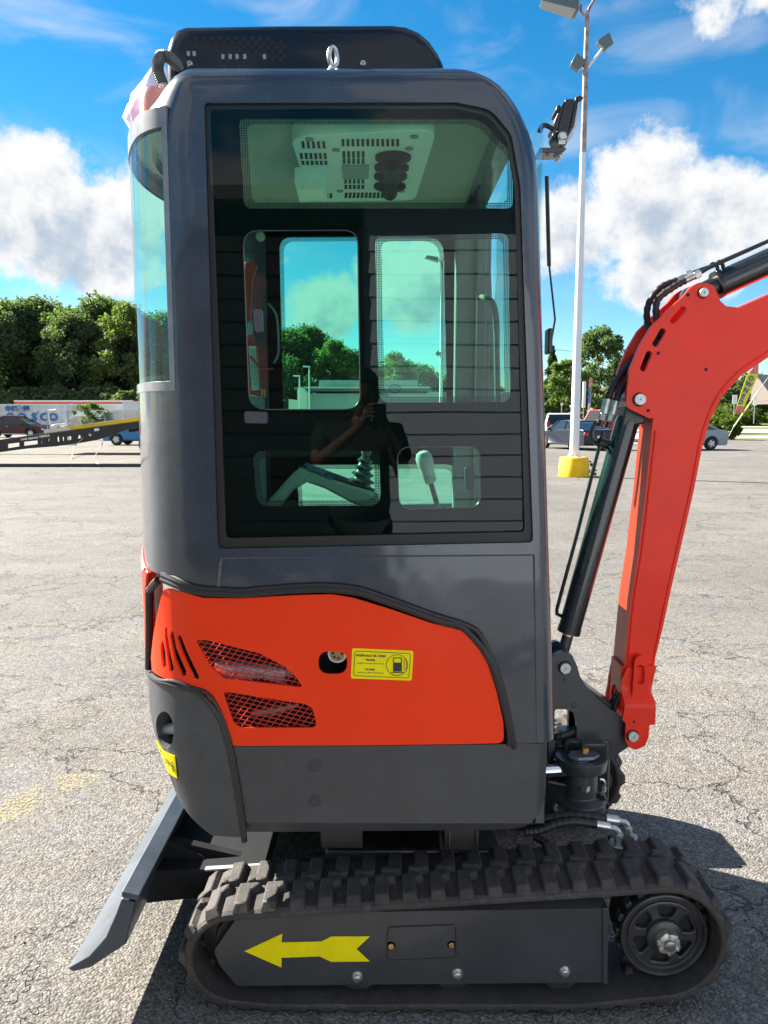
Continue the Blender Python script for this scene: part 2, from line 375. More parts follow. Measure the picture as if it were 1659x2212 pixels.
# ---- cab shell: loft of plan rings
ZT, ZB = 2.462, 0.735
def xfront(z):
    base = 0.467 + (z - 0.735) * (0.388 - 0.467) / (2.19 - 0.735)
    if z <= 2.17: return base
    u = min(1, (z - 2.17) / (ZT - 2.17)); return 0.388 - 0.215 * (1 - math.sqrt(max(0, 1 - u * u)))
def ring(z, inset, xr=None):
    r = 0.055; e = inset
    if z > ZT - r: e = inset + r - math.sqrt(max(0, r * r - (z - (ZT - r)) ** 2))
    xf = xfront(z) - RF - inset; pts = []
    yn, yf = Y0 + e, YF - e
    rf = 0.05
    r2 = 0.20; er = inset
    if z > ZT - r2: er = inset + r2 - math.sqrt(max(0, r2 * r2 - (z - (ZT - r2)) ** 2))
    for a in [90 - 3 * k for k in range(1, 11)] + [60 - 5 * k for k in range(1, 13)]:
        u = min(1, a / 55); u = u * u * (3 - 2 * u); pts.append(plan(sphi(a), -(e + (max(er, e) - e) * u * .75)))
    for k in range(8): a = math.pi / 2 * k / 7; pts.append((xf + rf * math.sin(a), yn + rf - rf * math.cos(a)))
    far = [(x, yn + yf - y) for x, y in reversed(pts)]
    return [Vector((x, y, z)) for x, y in pts + far]
def loft(zs, inset):
    m = MB(); rings = [ring(z, inset) for z in zs]; n = len(rings[0])
    for r_ in rings: m.v += r_
    for i in range(len(zs) - 1):
        for k in range(n): m.f.append((i * n + k, i * n + (k + 1) % n, (i + 1) * n + (k + 1) % n, (i + 1) * n + k))
    m.f.append(tuple(range(n - 1, -1, -1))); m.f.append(tuple((len(zs) - 1) * n + k for k in range(n)))
    return m
zs = [ZB, 1.0, 1.3, 1.6, 1.9, 2.1, 2.17] + [2.17 + (ZT - 2.17) * math.sin(math.pi / 2 * k / 16) for k in range(1, 17)]
cab = loft(zs, 0).build('cab_frame', GREY, EX, smooth=None)
zi = [1.19, 1.6, 2.0, 2.2, 2.3, 2.372]
WIN = [(441, 222), (985, 221), (1060, 236), (1105, 290), (1124, 400), (1152, 1172), (470, 1186)]
win_xz = [XZ(x, y, Y0) for x, y in rnd(WIN, [10, 30, 60, 60, 30, 12, 14])]
cutw = MB().prism([(x, 1.7, z) for x, z in win_xz], (0, 1.6, 0)).mesh('c')
cuti = loft(zi, 0.045).mesh('c')
low = [(-0.85, 1.175), XZ(372, 1247, Y0), XZ(430, 1271, Y0), XZ(520, 1275, Y0), XZ(640, 1263, Y0), XZ(720, 1262, Y0), XZ(790, 1273, Y0), XZ(840, 1290, Y0), XZ(930, 1325, Y0), XZ(1010, 1356, Y0), XZ(1042, 1385, Y0), XZ(1068, 1430, Y0), XZ(1090, 1500, Y0), XZ(1108, 1615, Y0), (0.33, 0.60), (-0.85, 0.60)]
low = rnd(low, 0.03, 3)
cutl = MB().prism([(x, 1.6, z) for x, z in low], (0, 1.8, 0)).mesh('c')
cutf = MB().prism([(0.25, 2.065, 1.26), (0.25, 2.895, 1.26), (0.25, 2.895, 2.33), (0.25, 2.065, 2.33)], (0.4, 0, 0)).mesh('c')
ZRB, ZRT = 1.69, 2.345; XCUT = plan(sphi(24.5))[0]
cutr = MB().prism([(XCUT, 1.7, ZRB), (XCUT, 1.7, ZRT), (XCUT, 3.3, ZRT), (XCUT, 3.3, ZRB)], (-0.4, 0, 0)).mesh('c')
boolean(cab, [cuti, cutw, cutf, cutr, cutl])
smooth_mesh(cab.data, 38)
# weld seams and pressed panel lines
sm = MB()
sm.tube(ppath([(478, 1206), (700, 1203), (1153, 1199)], 0.001), 0.0022, 6)
sm.tube(ppath([(1153, 1199), (1158, 1400), (1160, 1602)], 0.001), 0.0026, 6)
sm.build('weld_seam', GREY, cab)
sm = MB(); sm.tube(ppath([(478, 1206), (472, 1268)], 0.001), 0.004, 6); sm.build('weld_seam', mat('weld_grey', (0.10, 0.105, 0.11), 0.45, vary=.5, vscale=80), cab)
# window surround, inner lip
inner = rnd([(452, 232), (985, 231), (1054, 246), (1096, 296), (1113, 400), (1135, 1150), (486, 1164)], [8, 30, 60, 60, 30, 10, 12])
panel('window_trim', rnd(WIN, [10, 30, 60, 60, 30, 12, 14]), -0.022, -0.010, mat('window_trim', (0.014, 0.0125, 0.0125), 0.5), cab, [inner], bevel=0.002)
# glass with printed black border
OPEN = {'A': rnd([(513, 252), (1040, 252), (1110, 330), (1110, 447), (525, 447)], [14, 60, 40, 16, 20]),
        'B': rnd([(523, 496), (772, 495), (778, 884), (536, 885)], [34, 30, 34, 40]),
        'C': rnd([(810, 506), (1101, 500), (1106, 868), (818, 870)], [18, 18, 22, 28]),
        'D': rnd([(541, 975), (820, 975), (823, 1096), (552, 1096)], [24, 22, 28, 28]),
        'E': rnd([(858, 966), (1038, 965), (1041, 1098), (862, 1103)], [30, 26, 28, 30])}
GL = rnd([(455, 236), (985, 235), (1054, 249), (1094, 299), (1111, 400), (1133, 1147), (488, 1161)], [8, 30, 60, 60, 30, 10, 12])
wi = [XZ(x, y, Y0) for x, y in rnd([(447, 228), (985, 227), (1056, 242), (1099, 293), (1118, 400), (1142, 1160), (480, 1175)], 8)]
TILT = 0.015
def gmap(s, z, d): return Vector((s, Y0 + 0.017 - d - (z - 1.7) * TILT, z))
sw = sheet(wi, [], gmap, -0.004, 0.0).build('side_window', GLASS, EX, smooth=None)
fr = sheet([XZ(x, y, Y0) for x, y in rnd([(447, 228), (985, 227), (1056, 242), (1099, 293), (1118, 400), (1142, 1160), (480, 1175)], 8)],
           [[XZ(x, y, Y0) for x, y in h] for h in OPEN.values()], gmap, -0.0065, -0.0055).build('printed_border', FRIT, sw, smooth=None)
def dots(name):
    if name in MATS: return MATS[name]
    m = bpy.data.materials.new(name); m.use_nodes = True; t = m.node_tree; b = t.nodes['Principled BSDF']
    b.inputs['Base Color'].default_value = (0.006, 0.007, 0.008, 1); b.inputs['Roughness'].default_value = 0.8
    tcn = N(t, 'ShaderNodeTexCoord'); sp = N(t, 'ShaderNodeSeparateXYZ'); L(t, tcn.outputs['Object'], sp.inputs[0])
    p = 0.0042
    a = mth(t, 'SINE', mth(t, 'MULTIPLY', mth(t, 'ADD', sp.outputs[0], sp.outputs[2]), math.pi / p))
    c = mth(t, 'SINE', mth(t, 'MULTIPLY', mth(t, 'SUBTRACT', sp.outputs[0], sp.outputs[2]), math.pi / p))
    k = mth(t, 'GREATER_THAN', mth(t, 'MULTIPLY', a, c), -0.05)
    L(t, k, b.inputs['Alpha']); MATS[name] = m; return m
DOTS = dots('printed_dots')
def shrink(poly, d):
    cx = sum(p[0] for p in poly) / len(poly); cy = sum(p[1] for p in poly) / len(poly)
    hx = max(p[0] for p in poly) - cx; hy = max(p[1] for p in poly) - cy
    return [(cx + (x - cx) * (1 - d / hx), cy + (y - cy) * (1 - d / hy)) for x, y in poly]
for k in 'ACD':
    sheet([XZ(x, y, Y0) for x, y in OPEN[k]], [[XZ(x, y, Y0) for x, y in shrink(OPEN[k], 13)]], gmap, -0.0066, -0.0062).build('dotted_border', DOTS, sw, smooth=None)
for k in 'BE':                       # sliding panes: dark rubber edge, bright line
    loop = [gmap(*XZ(x, y, Y0), 0.0) for x, y in OPEN[k]]; loop.append(loop[0])
    MB().tube(loop, 0.0016, 6, caps=False).build('pane_edge', mat('pane_rubber', (0.03, 0.05, 0.045), 0.35, coat=0.4), sw)
def lat(px, name='latch'):
    return sheet([XZ(x, y, Y0) for x, y in rnd(px, 6)], [], gmap, 0.0, 0.016).build(name, mat('latch_grey', (0.06, 0.062, 0.075), 0.5), sw, 0.003)
lat([(527, 888), (577, 890), (577, 915), (528, 914)]); lat([(1004, 1010), (1023, 1009), (1024, 1058), (1006, 1058)])
lat([(547, 668), (566, 668), (568, 717), (550, 717)])
# certification mark on the glass
MK = mat('glass_print', (0.012, 0.03, 0.025), 0.7)
def gm(px, py): s, z = XZ(px, py, Y0); return gmap(s, z, 0.0015)
text_mesh('CCC', 0.010, MK, sw, T(gm(853, 839)) @ FACE, 'glass_mark')
def ringpts(c, r, n=20, rz=None): return [c + Vector((r * math.cos(2 * math.pi * k / n), 0, (rz or r) * math.sin(2 * math.pi * k / n))) for k in range(n + 1)]
MB().tube(ringpts(gm(853, 839), 0.0145, rz=0.010), 0.0009, 5, caps=False).build('glass_mark', MK, sw)
# rear window bent round the corner, bright surround
def rearstrip(off0, off1, a0, z0, z1):
    P = [(sphi(a0), z0), (sphi(a0), z1)]; s_end = S_END
    far = 2 * s_end - sphi(a0)
    return [(far, z0), (far, z1), (sphi(a0), z1), (sphi(a0), z0)], s_end
def pmap2(s, z, d):
    s_end = S_END
    if s >= s_end: return pmap(s, z, d)
    v = pmap(2 * s_end - s, z, d); return Vector((v.x, 2 * YC - v.y, v.z))
s_end = S_END
CUT2 = CUTS + [2 * s_end - c for c in CUTS]
def bulge(s): t = max(0, 1 - abs(s - s_end) / 0.42); return 0.02 * math.sin(t * math.pi / 2)
P, _ = rearstrip(0, 0, 24.8, ZRB + .002, ZRT - .026)
sheet(P, [], lambda s, z, d: pmap2(s, z, d), -0.005, -0.001, CUT2).build('rear_window', GLASSR, EX, smooth=40)
rw = [o for o in EX.children if o.name == 'rear_window'][0]; rw.data.materials.append(glass('glass_inner_face', (0.90, 0.985, 0.965), 1.001))
for p_ in rw.data.polygons:
    if p_.normal.dot(p_.center - Vector((-.1, YC, p_.center.z))) < 0: p_.material_index = 1
P, _ = rearstrip(0, 0, 20, ZRB - .018, ZRT + .018); H, _ = rearstrip(0, 0, 24.5, ZRB + .006, ZRT - .03)
lip = sheet(P, [H], lambda s, z, d: pmap2(s, z, d), -0.012, 0.002, CUT2).build('rear_window_surround', mat('surround_grey', (0.20, 0.205, 0.215), 0.35, coat=0.3, vary=.2, vscale=12), EX, 0.002)
P, _ = rearstrip(0, 0, 24.5, ZRB, ZRT); H, _ = rearstrip(0, 0, 26.0, ZRB + .022, ZRT - .035)
sheet(P, [H], lambda s, z, d: pmap2(s, z, d), -0.0075, -0.0065, CUT2).build('rear_printed_border', FRIT, EX)
# windscreen
MB().box((0.404, YC, 1.80), (0.005, 0.86, 1.12)).build('windscreen', glass('screen_glass', (0.86, 0.97, 0.93), 1.4), EX, smooth=None)
# far side: door glass with its own printed border
fo = MB()
def fmap(s, z, d): return Vector((s, YF - 0.02 + d, z))
dw = sheet(win_xz, [], fmap, 0.0, 0.004).build('door_window', GLASS, EX, smooth=None)
FY = YF - 0.02
F1 = rnd([(604, 513), (958, 512), (966, 905), (612, 905)], [26, 40, 40, 26]); F2 = rnd([(640, 1004), (984, 1003), (988, 1148), (650, 1148)], [22, 22, 28, 28]); 
fb = sheet([(x, z) for x, z in win_xz], [[XZ(x, y, FY) for x, y in h] for h in (F1, F2)], fmap, -0.004, -0.003).build('door_printed_border', FRIT, dw, smooth=None)
for h in (F1, F2):
    sheet([XZ(x, y, FY) for x, y in h], [[XZ(x, y, FY) for x, y in shrink(h, 9)]], fmap, -0.0045, -0.0041).build('dotted_border', DOTS, dw, smooth=None)
# inside of the cab
MB().box((-0.10, YC, 2.366), (0.86, 0.90, 0.012)).build('headliner', HEADL, EX)
MB().box((-0.10, YC, 1.215), (0.95, 0.88, 0.03)).build('cab_floor', mat('floor_mat', (.42, .41, .38), .8), EX)
TRIM = mat('pillar_trim', (0.17, 0.18, 0.17), 0.7)
MB().box((0.325, YF - 0.075, 1.78), (0.13, 0.05, 1.14)).box((0.352, YF - .115, 1.78), (0.04, 0.03, 1.14)).build('front_pillar_trim', TRIM, EX, 0.008)
MB().box((-0.47, YC, 1.45), (0.06, 0.80, 0.46)).build('bulkhead', mat('bulkhead_grey', (.14, .145, .15), .7), EX, 0.01)
hb = spline([U(1047, 872, 2.80), U(1052, 760, 2.80), U(1054, 690, 2.80), U(1050, 655, 2.82), U(1036, 643, 2.86)], 8)
hb2 = spline([U(1075, 872, 2.72), U(1073, 760, 2.72), U(1072, 690, 2.72), U(1062, 652, 2.76), U(1036, 640, 2.86)], 8)
MB().tube(hb2, 0.011, 10).build('grab_rail', mat('rail_grey', (0.10, 0.11, 0.11), 0.45), EX)
# ceiling unit
CZ = 2.318
def CP_(px, py, z=CZ): p = G(px, py, z); return (p.x, p.y)
cu_out = rnd([CP_(626, 296), CP_(945, 280), CP_(896, 433), CP_(672, 437)], [.07, .06, .05, .05])
cu = sheet(cu_out, [], lambda a, b, d: Vector((a, b, d)), CZ, 2.36).build('ceiling_unit', PALE, EX, 0.01, seg=3)
SLOT = mat('vent_black', (0.01, 0.012, 0.012), 0.8)
def czpt(zx, zy): return G((1100 + zx / 2.37) / 1.8228, (460 + zy / 2.37) / 1.8228, CZ)
def slotrow(x0, x1, n, y0, y1, sk=0):
    for k in range(n):
        x = x0 + (x1 - x0) * k / max(1, n - 1)
        a, b, c, d = czpt(x, y0), czpt(x + 26, y0), czpt(x + 26 + sk, y1), czpt(x + sk, y1)
        MB().hexa([p - Vector((0, 0, .001)) for p in (a, b, c, d)], [p + Vector((0, 0, .0005)) for p in (a, b, c, d)]).build('vent_slot', SLOT, cu, smooth=None)
slotrow(205, 398, 5, 228, 292, 8); slotrow(190, 412, 6, 338, 392, 6); slotrow(205, 420, 6, 410, 445, 4); slotrow(580, 1090, 12, 206, 272, 2)
slotrow(588, 768, 5, 320, 380, 2); slotrow(592, 768, 5, 388, 436, 0); slotrow(605, 766, 5, 575, 620, 0); slotrow(608, 766, 5, 634, 672, 0); slotrow(613, 1025, 12, 706, 756, -6); slotrow(280, 468, 6, 712, 758, 0)
def cz_q(pts, z0, z1, name, m, bev=0.003):
    mb = sheet([(czpt(*p).x, czpt(*p).y) for p in pts], [], lambda a, b, d: Vector((a, b, d)), z0, z1); return mb.build(name, m, cu, bev)
cz_q(rnd([(582, 450), (838, 446), (832, 572), (596, 576)], 8), CZ - .003, CZ, 'switch_plate', mat('plate_grey_green', (0.22, 0.27, 0.27), 0.5), .001)
cz_q(rnd([(135, 470), (440, 462), (450, 672), (185, 690)], 14), CZ - .035, CZ, 'dome_lamp', PALE, .006)
cz_q(rnd([(165, 560), (410, 552), (432, 668), (195, 682)], 10), CZ - .037, CZ - .034, 'lamp_diffuser', mat('diffuser', (0.85, 0.88, 0.70), 0.4), .001)
for zx, zy in ((528, 306), (1212, 292), (566, 690), (1140, 690), (282, 204), (1258, 180)):
    p = czpt(zx, zy); MB().cyl(p - Vector((0, 0, .003)), p, 0.011, 12).build('screw', mat('screw_grey', (0.2, 0.22, 0.2), 0.5), cu)
for i, (zx, zy, rr_) in enumerate(((1062, 372, .050), (1048, 466, .050), (1038, 548, .050), (1030, 640, .050))):
    p = czpt(zx, zy); MB().lathe(p, (0, 0, -1), [(0, rr_), (.006, rr_), (.010, rr_ * .86), (.012, rr_ * .4)], 20).build('air_nozzle', SLOT, cu)
p0, p1 = czpt(1052, 380), czpt(1030, 660); MB().tube([p0 - Vector((0, 0, .012)), p1 - Vector((0, 0, .016))], 0.024, 12).build('nozzle_bar', SLOT, cu)
# solid pieces added inside the cab for shapes taken as a reflection in the far glass
YI = 2.80
bd = MB()
bd.prism([U(x, y, YI) for x, y in [(528, 566), (543, 564), (556, 575), (546, 600), (543, 640), (541, 690), (528, 690)]], (0, .02, 0)).build('red_arm', mat('dusty_red', (0.42, 0.03, 0.02), 0.5, vary=.2), EX, .003)
MB().prism([U(x, y, YI) for x, y in [(531, 722), (546, 722), (548, 744), (555, 745), (563, 852), (541, 853)]], (0, .02, 0)).build('chart_board', mat('dusty_red', (0, 0, 0)), EX, .002)
MB().prism([U(x, y, YI - .003) for x, y in [(537, 748), (553, 748), (560, 842), (544, 843)]], (0, .002, 0)).build('load_chart', mat('chart_paper', (0.50, 0.62, 0.56), 0.6), EX, smooth=None)
ck = MB()
for k in range(5): ck.tube([U(540.5 + 3.2 * k, 752, YI - .006), U(545.5 + 3.2 * k, 840, YI - .006)], .0008, 4)
for y in (775, 792, 806, 818, 830): ck.tube([U(539 + (y - 752) * .08, y, YI - .006), U(555 + (y - 752) * .07, y, YI - .006)], .0008, 4)
ck.build('chart_rule', mat('chart_ink', (0.10, 0.2, 0.18), 0.7), EX)
MB().tube([U(540, 769, YI - .03), U(566, 799, YI - .03), U(590, 796, YI - .03)], .0045, 6).build('red_lever', mat('dusty_red', (0, 0, 0)), EX)
for kx in (566, 572): MB().prism([U(kx - 2, 840, YI - .02), U(kx + 2, 840, YI - .02), U(kx + 2, 850, YI - .02), U(kx + 1, 860, YI - .02), U(kx - 1, 860, YI - .02)], (0, .003, 0)).build('key', BRASS, EX)
MB().tube(spline([U(580, 655, YI), U(597, 680, YI), U(602, 730, YI), U(601, 765, YI), U(592, 785, YI)], 6), .004, 6).build('cable_loop', mat('cable_grey', (0.10, 0.14, 0.14), 0.5), EX)
MB().lathe(U(563, 512, YI), (0, -1, 0), [(0, .016), (.01, .016), (.012, .012)], 16).build('round_knob', mat('knob_grey', (0.30, 0.34, 0.31), 0.6), EX)
# console with joystick
CM = mat('console_plastic', (0.42, 0.43, 0.38), 0.48, bump=.15)
YK = 2.34
con = pplate('console', [(560, 1105), (598, 1060), (632, 1022), (650, 1010), (700, 1030), (760, 1050), (800, 1062), (817, 1076), (822, 1100), (800, 1100), (762, 1088), (700, 1055), (662, 1042), (628, 1062), (590, 1112)], YK, .12, CM, EX, bevel=.008)
MB().prism([U(x, y, YK + .01) for x, y in [(645, 1010), (656, 1004), (770, 1046), (760, 1052)]], (0, .10, 0)).build('console_top', BLACK, con, .003)
for q in ([(664, 1008), (703, 1022), (700, 1029), (660, 1015)], [(706, 1025), (722, 1032), (718, 1038), (703, 1032)]):
    MB().prism([U(x, y, YK - .002) for x, y in q], (0, .06, 0)).build('switch_panel', mat('panel_blue', (0.05, 0.16, 0.2), 0.3, coat=.3), con, .002)
bt = Vector(U(778, 1058, YK + .06)); tp = Vector(U(790, 985, YK + .06)); ax = (tp - bt)
prof = []
for k in range(5):
    d = k / 5; w = 0.046 - 0.0055 * k
    prof += [(d * ax.length, w * .72), (d * ax.length + .004, w), (d * ax.length + .009, w), (d * ax.length + .013, w * .70)]
prof.append((ax.length, .012))
MB().lathe(bt, ax, prof, 22).build('joystick_boot', mat('boot_rubber', (0.035, 0.05, 0.04), 0.25, coat=.4), con)
MB().tube([tp, tp + ax * .25, tp + ax * .6], [.013, .020, .026], 14).build('joystick', mat('joystick_grey', (0.25, 0.26, 0.22), 0.5), con)
lv = [U(951, 1112, 2.45), U(940, 1075, 2.45), U(930, 1040, 2.45)]
lever = MB().tube(lv, .0085, 10).build('lever', CHROME, EX)
ax = (lv[2] - lv[1]).normalized()
MB().lathe(lv[2] - ax * .005, ax, [(0, .016), (.008, .020), (.045, .022), (.06, .026), (.085, .027), (.1, .020), (.106, .008)], 16).build('lever_knob', mat('lever_knob', (0.36, 0.37, 0.33), 0.45), lever)
MB().box((-0.20, 2.60, 1.255), (0.34, 0.42, 0.05)).build('seat', mat('seat_vinyl', (0.03, 0.03, 0.03), 0.6), EX, .015)

# ---- lower house
zbot = 0.475
core = MB()
def ringlow(z, off):
    pts = []
    for k in range(16): x, y = plan(sphi(90 * (1 - k / 15) - (.5 if k == 0 else 0)), off); pts.append(Vector((x, y, z)))
    for k in range(5): x, y = plan(XF + RF * R(90 * k / 4), off); pts.append(Vector((x, y, z)))
    return pts + [Vector((p.x, 2 * YC - p.y, p.z)) for p in reversed(pts)]
a, b = ringlow(zbot + .02, -.13), ringlow(1.18, -.13); n = len(a)
core.v = a + b; core.f = [tuple(range(n - 1, -1, -1)), tuple(range(n, 2 * n))] + [(k, (k + 1) % n, (k + 1) % n + n, k + n) for k in range(n)]
core.build('engine_bay', DARKIN, EX)
def mirror(o, name=None):
    me = o.data.copy(); me.transform(Matrix.Translation((0, 2 * YC, 0)) @ Matrix.Scale(-1, 4, (0, 1, 0))); me.flip_normals()
    c = bpy.data.objects.new(name or o.name.split('.')[0], me); COL.objects.link(c); c.parent = o.parent; c.matrix_parent_inverse = o.matrix_parent_inverse
    for md in o.modifiers:
        if md.type == 'BEVEL':
            q = c.modifiers.new('bevel', 'BEVEL'); q.width = md.width; q.segments = md.segments; q.limit_method = 'ANGLE'; q.angle_limit = md.angle_limit; q.use_clamp_overlap = True
    return c
G1 = rnd([(422, 1381), (448, 1382), (560, 1410), (618, 1440), (640, 1462), (655, 1484), (600, 1478), (485, 1465), (456, 1440)], [6, 6, 20, 20, 10, 4, 6, 10, 20])
G2 = rnd([(482, 1494), (500, 1495), (660, 1520), (676, 1530), (684, 1566), (676, 1571), (520, 1571), (505, 1560)], [6, 6, 10, 8, 6, 6, 10, 12])
def zr(zx, zy): return ((500 + zx / 1.8433) / 1.8228, (2150 + zy / 1.8433) / 1.8228)
SL = [rnd([zr(*p) for p in q], 4, 4) for q in ([(262, 688), (272, 690), (286, 760), (292, 865), (282, 882), (268, 872), (256, 790), (254, 720)], [(286, 584), (298, 588), (314, 740), (346, 880), (340, 910), (318, 905), (302, 800), (283, 650)],
      [(330, 613), (342, 618), (366, 740), (436, 905), (432, 940), (408, 942), (350, 800), (320, 650)], [(380, 640), (398, 648), (440, 760), (526, 940), (522, 968), (496, 965), (400, 750), (372, 665)])]
FH = rnd([(688, 1406), (750, 1406), (750, 1455), (688, 1455)], 24, 8)
HOOD = [(356, 1268), (400, 1279), (440, 1291), (520, 1292), (640, 1285), (716, 1283), (760, 1290), (840, 1314), (930, 1345), (1000, 1362), (1028, 1385), (1052, 1430), (1072, 1492), (1087, 1560), (1088, 1604), (1000, 1606), (760, 1609), (500, 1610), (494, 1592), (470, 1540), (446, 1500), (425, 1488), (380, 1470), (332, 1452), (329, 1420), (338, 1350)]
hood = panel('engine_hood', rnd(HOOD, 14, 3), -.003, 0.004, RED, EX, [G1, G2, FH] + SL, bevel=0.0025)
mirror(panel('engine_hood', rnd(HOOD, 14, 3), -.018, 0.004, RED, EX, bevel=0.005)); bpy.data.objects.remove([o for o in bpy.data.objects if o.name == 'engine_hood.001'][0])
# raised crease on the hood corner
# wire mesh
def clip(poly, p, d):
    ts = []
    for i in range(len(poly)):
        a, b = poly[i - 1], poly[i]; ex, ey = b[0] - a[0], b[1] - a[1]; den = d[0] * ey - d[1] * ex
        if abs(den) < 1e-9: continue
        t = ((a[0] - p[0]) * ey - (a[1] - p[1]) * ex) / den; u = ((a[0] - p[0]) * d[1] - (a[1] - p[1]) * d[0]) / den
        if 0 <= u <= 1: ts.append(t)
    ts.sort(); return [(ts[i], ts[i + 1]) for i in range(0, len(ts) - 1, 2)]
def grille(poly, parent):
    g = MB(); x0 = min(p[0] for p in poly); x1 = max(p[0] for p in poly); y0 = min(p[1] for p in poly); y1 = max(p[1] for p in poly)
    for (dx, dy, step) in ((1.0, 0.24, 9.2), (0.62, -0.78, 12.5)):
        l = math.hypot(dx, dy); dx /= l; dy /= l; nx, ny = -dy, dx; c = ((x0 + x1) / 2, (y0 + y1) / 2)
        for k in range(-40, 41):
            p = (c[0] + nx * step * k, c[1] + ny * step * k)
            for t0, t1 in clip(poly, p, (dx, dy)):
                pts = [(p[0] + dx * (t0 + (t1 - t0) * q / 3), p[1] + dy * (t0 + (t1 - t0) * q / 3)) for q in range(4)]
                g.tube([pmap(*SZ(*q), -.006) for q in pts], .0013, 5, caps=False)
    return g.build('wire_grille', mat('grille_red', (0.62, 0.03, 0.012), 0.4), parent)
grille(G1, hood); grille(G2, hood)
# behind the grilles: pale pipe work; filler cap
pk = MB()
pk.tube([pmap(*SZ(x, y), -.055) for x, y in [(455, 1455), (500, 1462), (560, 1464), (612, 1470)]], [.020, .026, .022, .028], 12)
pk.ball(pmap(*SZ(620, 1460), -.06), .024); pk.ball(pmap(*SZ(432, 1462), -.04), .02)
pk.build('exhaust_pipe', mat('pipe_pale', (0.55, 0.56, 0.58), 0.35, metal=.6, vary=.3, vscale=40), hood)
MB().tube([pmap(*SZ(538, 1556), -.05), pmap(*SZ(584, 1552), -.05), pmap(*SZ(640, 1540), -.06)], [.009, .014, .007], 8).build('engine_fitting', mat('fitting_dull', (0.32, 0.24, 0.18), 0.4, metal=.5), hood)
fc = pmap(*SZ(728, 1415), -.035)
cap = MB().lathe(fc, (0, -1, 0), [(0, .026), (.02, .027), (.024, .025), (.024, .020), (.020, .019)], 22).build('filler_cap', ZINC, hood)
MB().lathe(fc + Vector((0, -.0205, 0)), (0, -1, 0), [(0, .018), (.002, .018), (.003, .012)], 16).build('cap_disc', mat('cap_brass', (0.34, 0.24, 0.09), 0.45, metal=.6), cap)
for k in range(6): MB().cyl(fc + Vector((.012 * math.cos(k), -.023, .012 * math.sin(k))), fc + Vector((.012 * math.cos(k), -.0245, .012 * math.sin(k))), .0035, 8).build('cap_hole', DARKIN, cap)
# oil label
def onside(px, py, d=0.0045): s, z = SZ(px, py); return pmap(s, z, d)
lab = panel('oil_label', [(761, 1399), (893, 1405), (889, 1469), (758, 1464)], 0.004, 0.0048, YEL, hood, bevel=0, r=5, smooth=None)
rot = Matrix.Rotation(R(1.8), 4, 'Y')
def ltxt(s, px, py, size, m=INK, b=.0004): return text_mesh(s, size, m, lab, T(onside(px, py, .0052)) @ rot @ FACE, 'label_lettering', .0001, bold=b)
ltxt('HYDRAULIC OIL TANK', 801, 1415.5, .0076); ltxt('YB-N46', 800, 1424.5, .0076); ltxt('YC-N46', 799, 1445, .0076)
ltxt('SUMMER ANTI-WEAR HYDRAULIC OIL', 801, 1432, .0042, INKS, .0002); ltxt('WINTER LOW TEMP HYDRAULIC OIL', 800, 1452, .0042, INKS, .0002)
fm = MB(); loop = [onside(x, y, .0050) for x, y in rnd([(767, 1405), (887, 1410.5), (883, 1463.5), (764, 1458)], 5)]; fm.tube(loop + [loop[0]], .0009, 4, caps=False)
c0 = onside(857.5, 1435.5, .0050); fm.tube([c0 + Vector((.0285 * math.cos(a), 0, .0285 * math.sin(a))) for a in [2 * math.pi * k / 28 for k in range(29)]], .0009, 4, caps=False)
def lb(x0, x1, y0, y1):
    fm.prism([onside(x, y, .0052) for x, y in ((x0, y0), (x1, y0), (x1, y1), (x0, y1))], (0, -.0002, 0))
lb(849, 868, 1430, 1449.5); lb(845, 872, 1450.5, 1452.5); lb(849, 868, 1419, 1421); lb(849, 851, 1419, 1431); lb(866, 868, 1419, 1431)
fm.tube([onside(x, y, .0052) for x, y in ((868, 1424), (873, 1425), (873, 1446), (878, 1446), (878, 1426), (874, 1422))], .0008, 4)
fm.build('label_symbol', INK, lab, smooth=None)
# rear hood beyond the corner seam
s72 = sphi(74)
RH = [(sphi(76), 1.215), (S_END, 1.215), (S_END, .90), (sphi(76), .895), (sphi(70), .90), (sphi(66.5), 1.0), (sphi(66), 1.10), (sphi(62), 1.175)]
rh = panel('rear_hood', RH, -.02, .008, BOOMRED, EX, px=False, bevel=.005)
panel('reflective_strip', [(S_END, 1.20), (S_END, 1.178), (sphi(66), 1.170), (sphi(64), 1.185)], .008, .010, mat('strip_silver', (0.6, 0.62, 0.64), 0.25, metal=.5), rh, px=False, bevel=0)
# seals
def seal(px, r, d=0.006, px_in=True, name='rubber_seal'):
    pts = ppath(px, d, px_in); q = spline(pts[::2] + [pts[-1]] if len(pts) > 8 else pts, 3)
    MB().tube(q, r, 8).build(name, SEAL, EX)
S1 = [(352, 1250), (372, 1259), (430, 1279), (520, 1284), (640, 1274), (718, 1272), (780, 1281), (840, 1301), (930, 1334), (1004, 1358), (1036, 1384), (1060, 1430), (1080, 1492), (1097, 1560), (1101, 1608)]
seal(S1, .0095, .004); seal([(x + (4 if y > 1380 else 0), y - 9) for x, y in S1[:-1]] + [(1109, 1606)], .0075, .004)
seal([(330, 1459), (380, 1478), (430, 1496), (452, 1512), (476, 1552), (494, 1600), (505, 1660), (518, 1740), (527, 1806)], .0085, .003)
seal([(324, 1456), (380, 1470), (432, 1488), (458, 1504), (482, 1548), (498, 1600), (511, 1660), (523, 1740), (531, 1806)], .005, .006)
seal([SZ(344, 1253), (sphi(62), 1.12), (sphi(63), 1.04), (sphi(64.5), .95), (sphi(66), .885)], .011, .004, False)
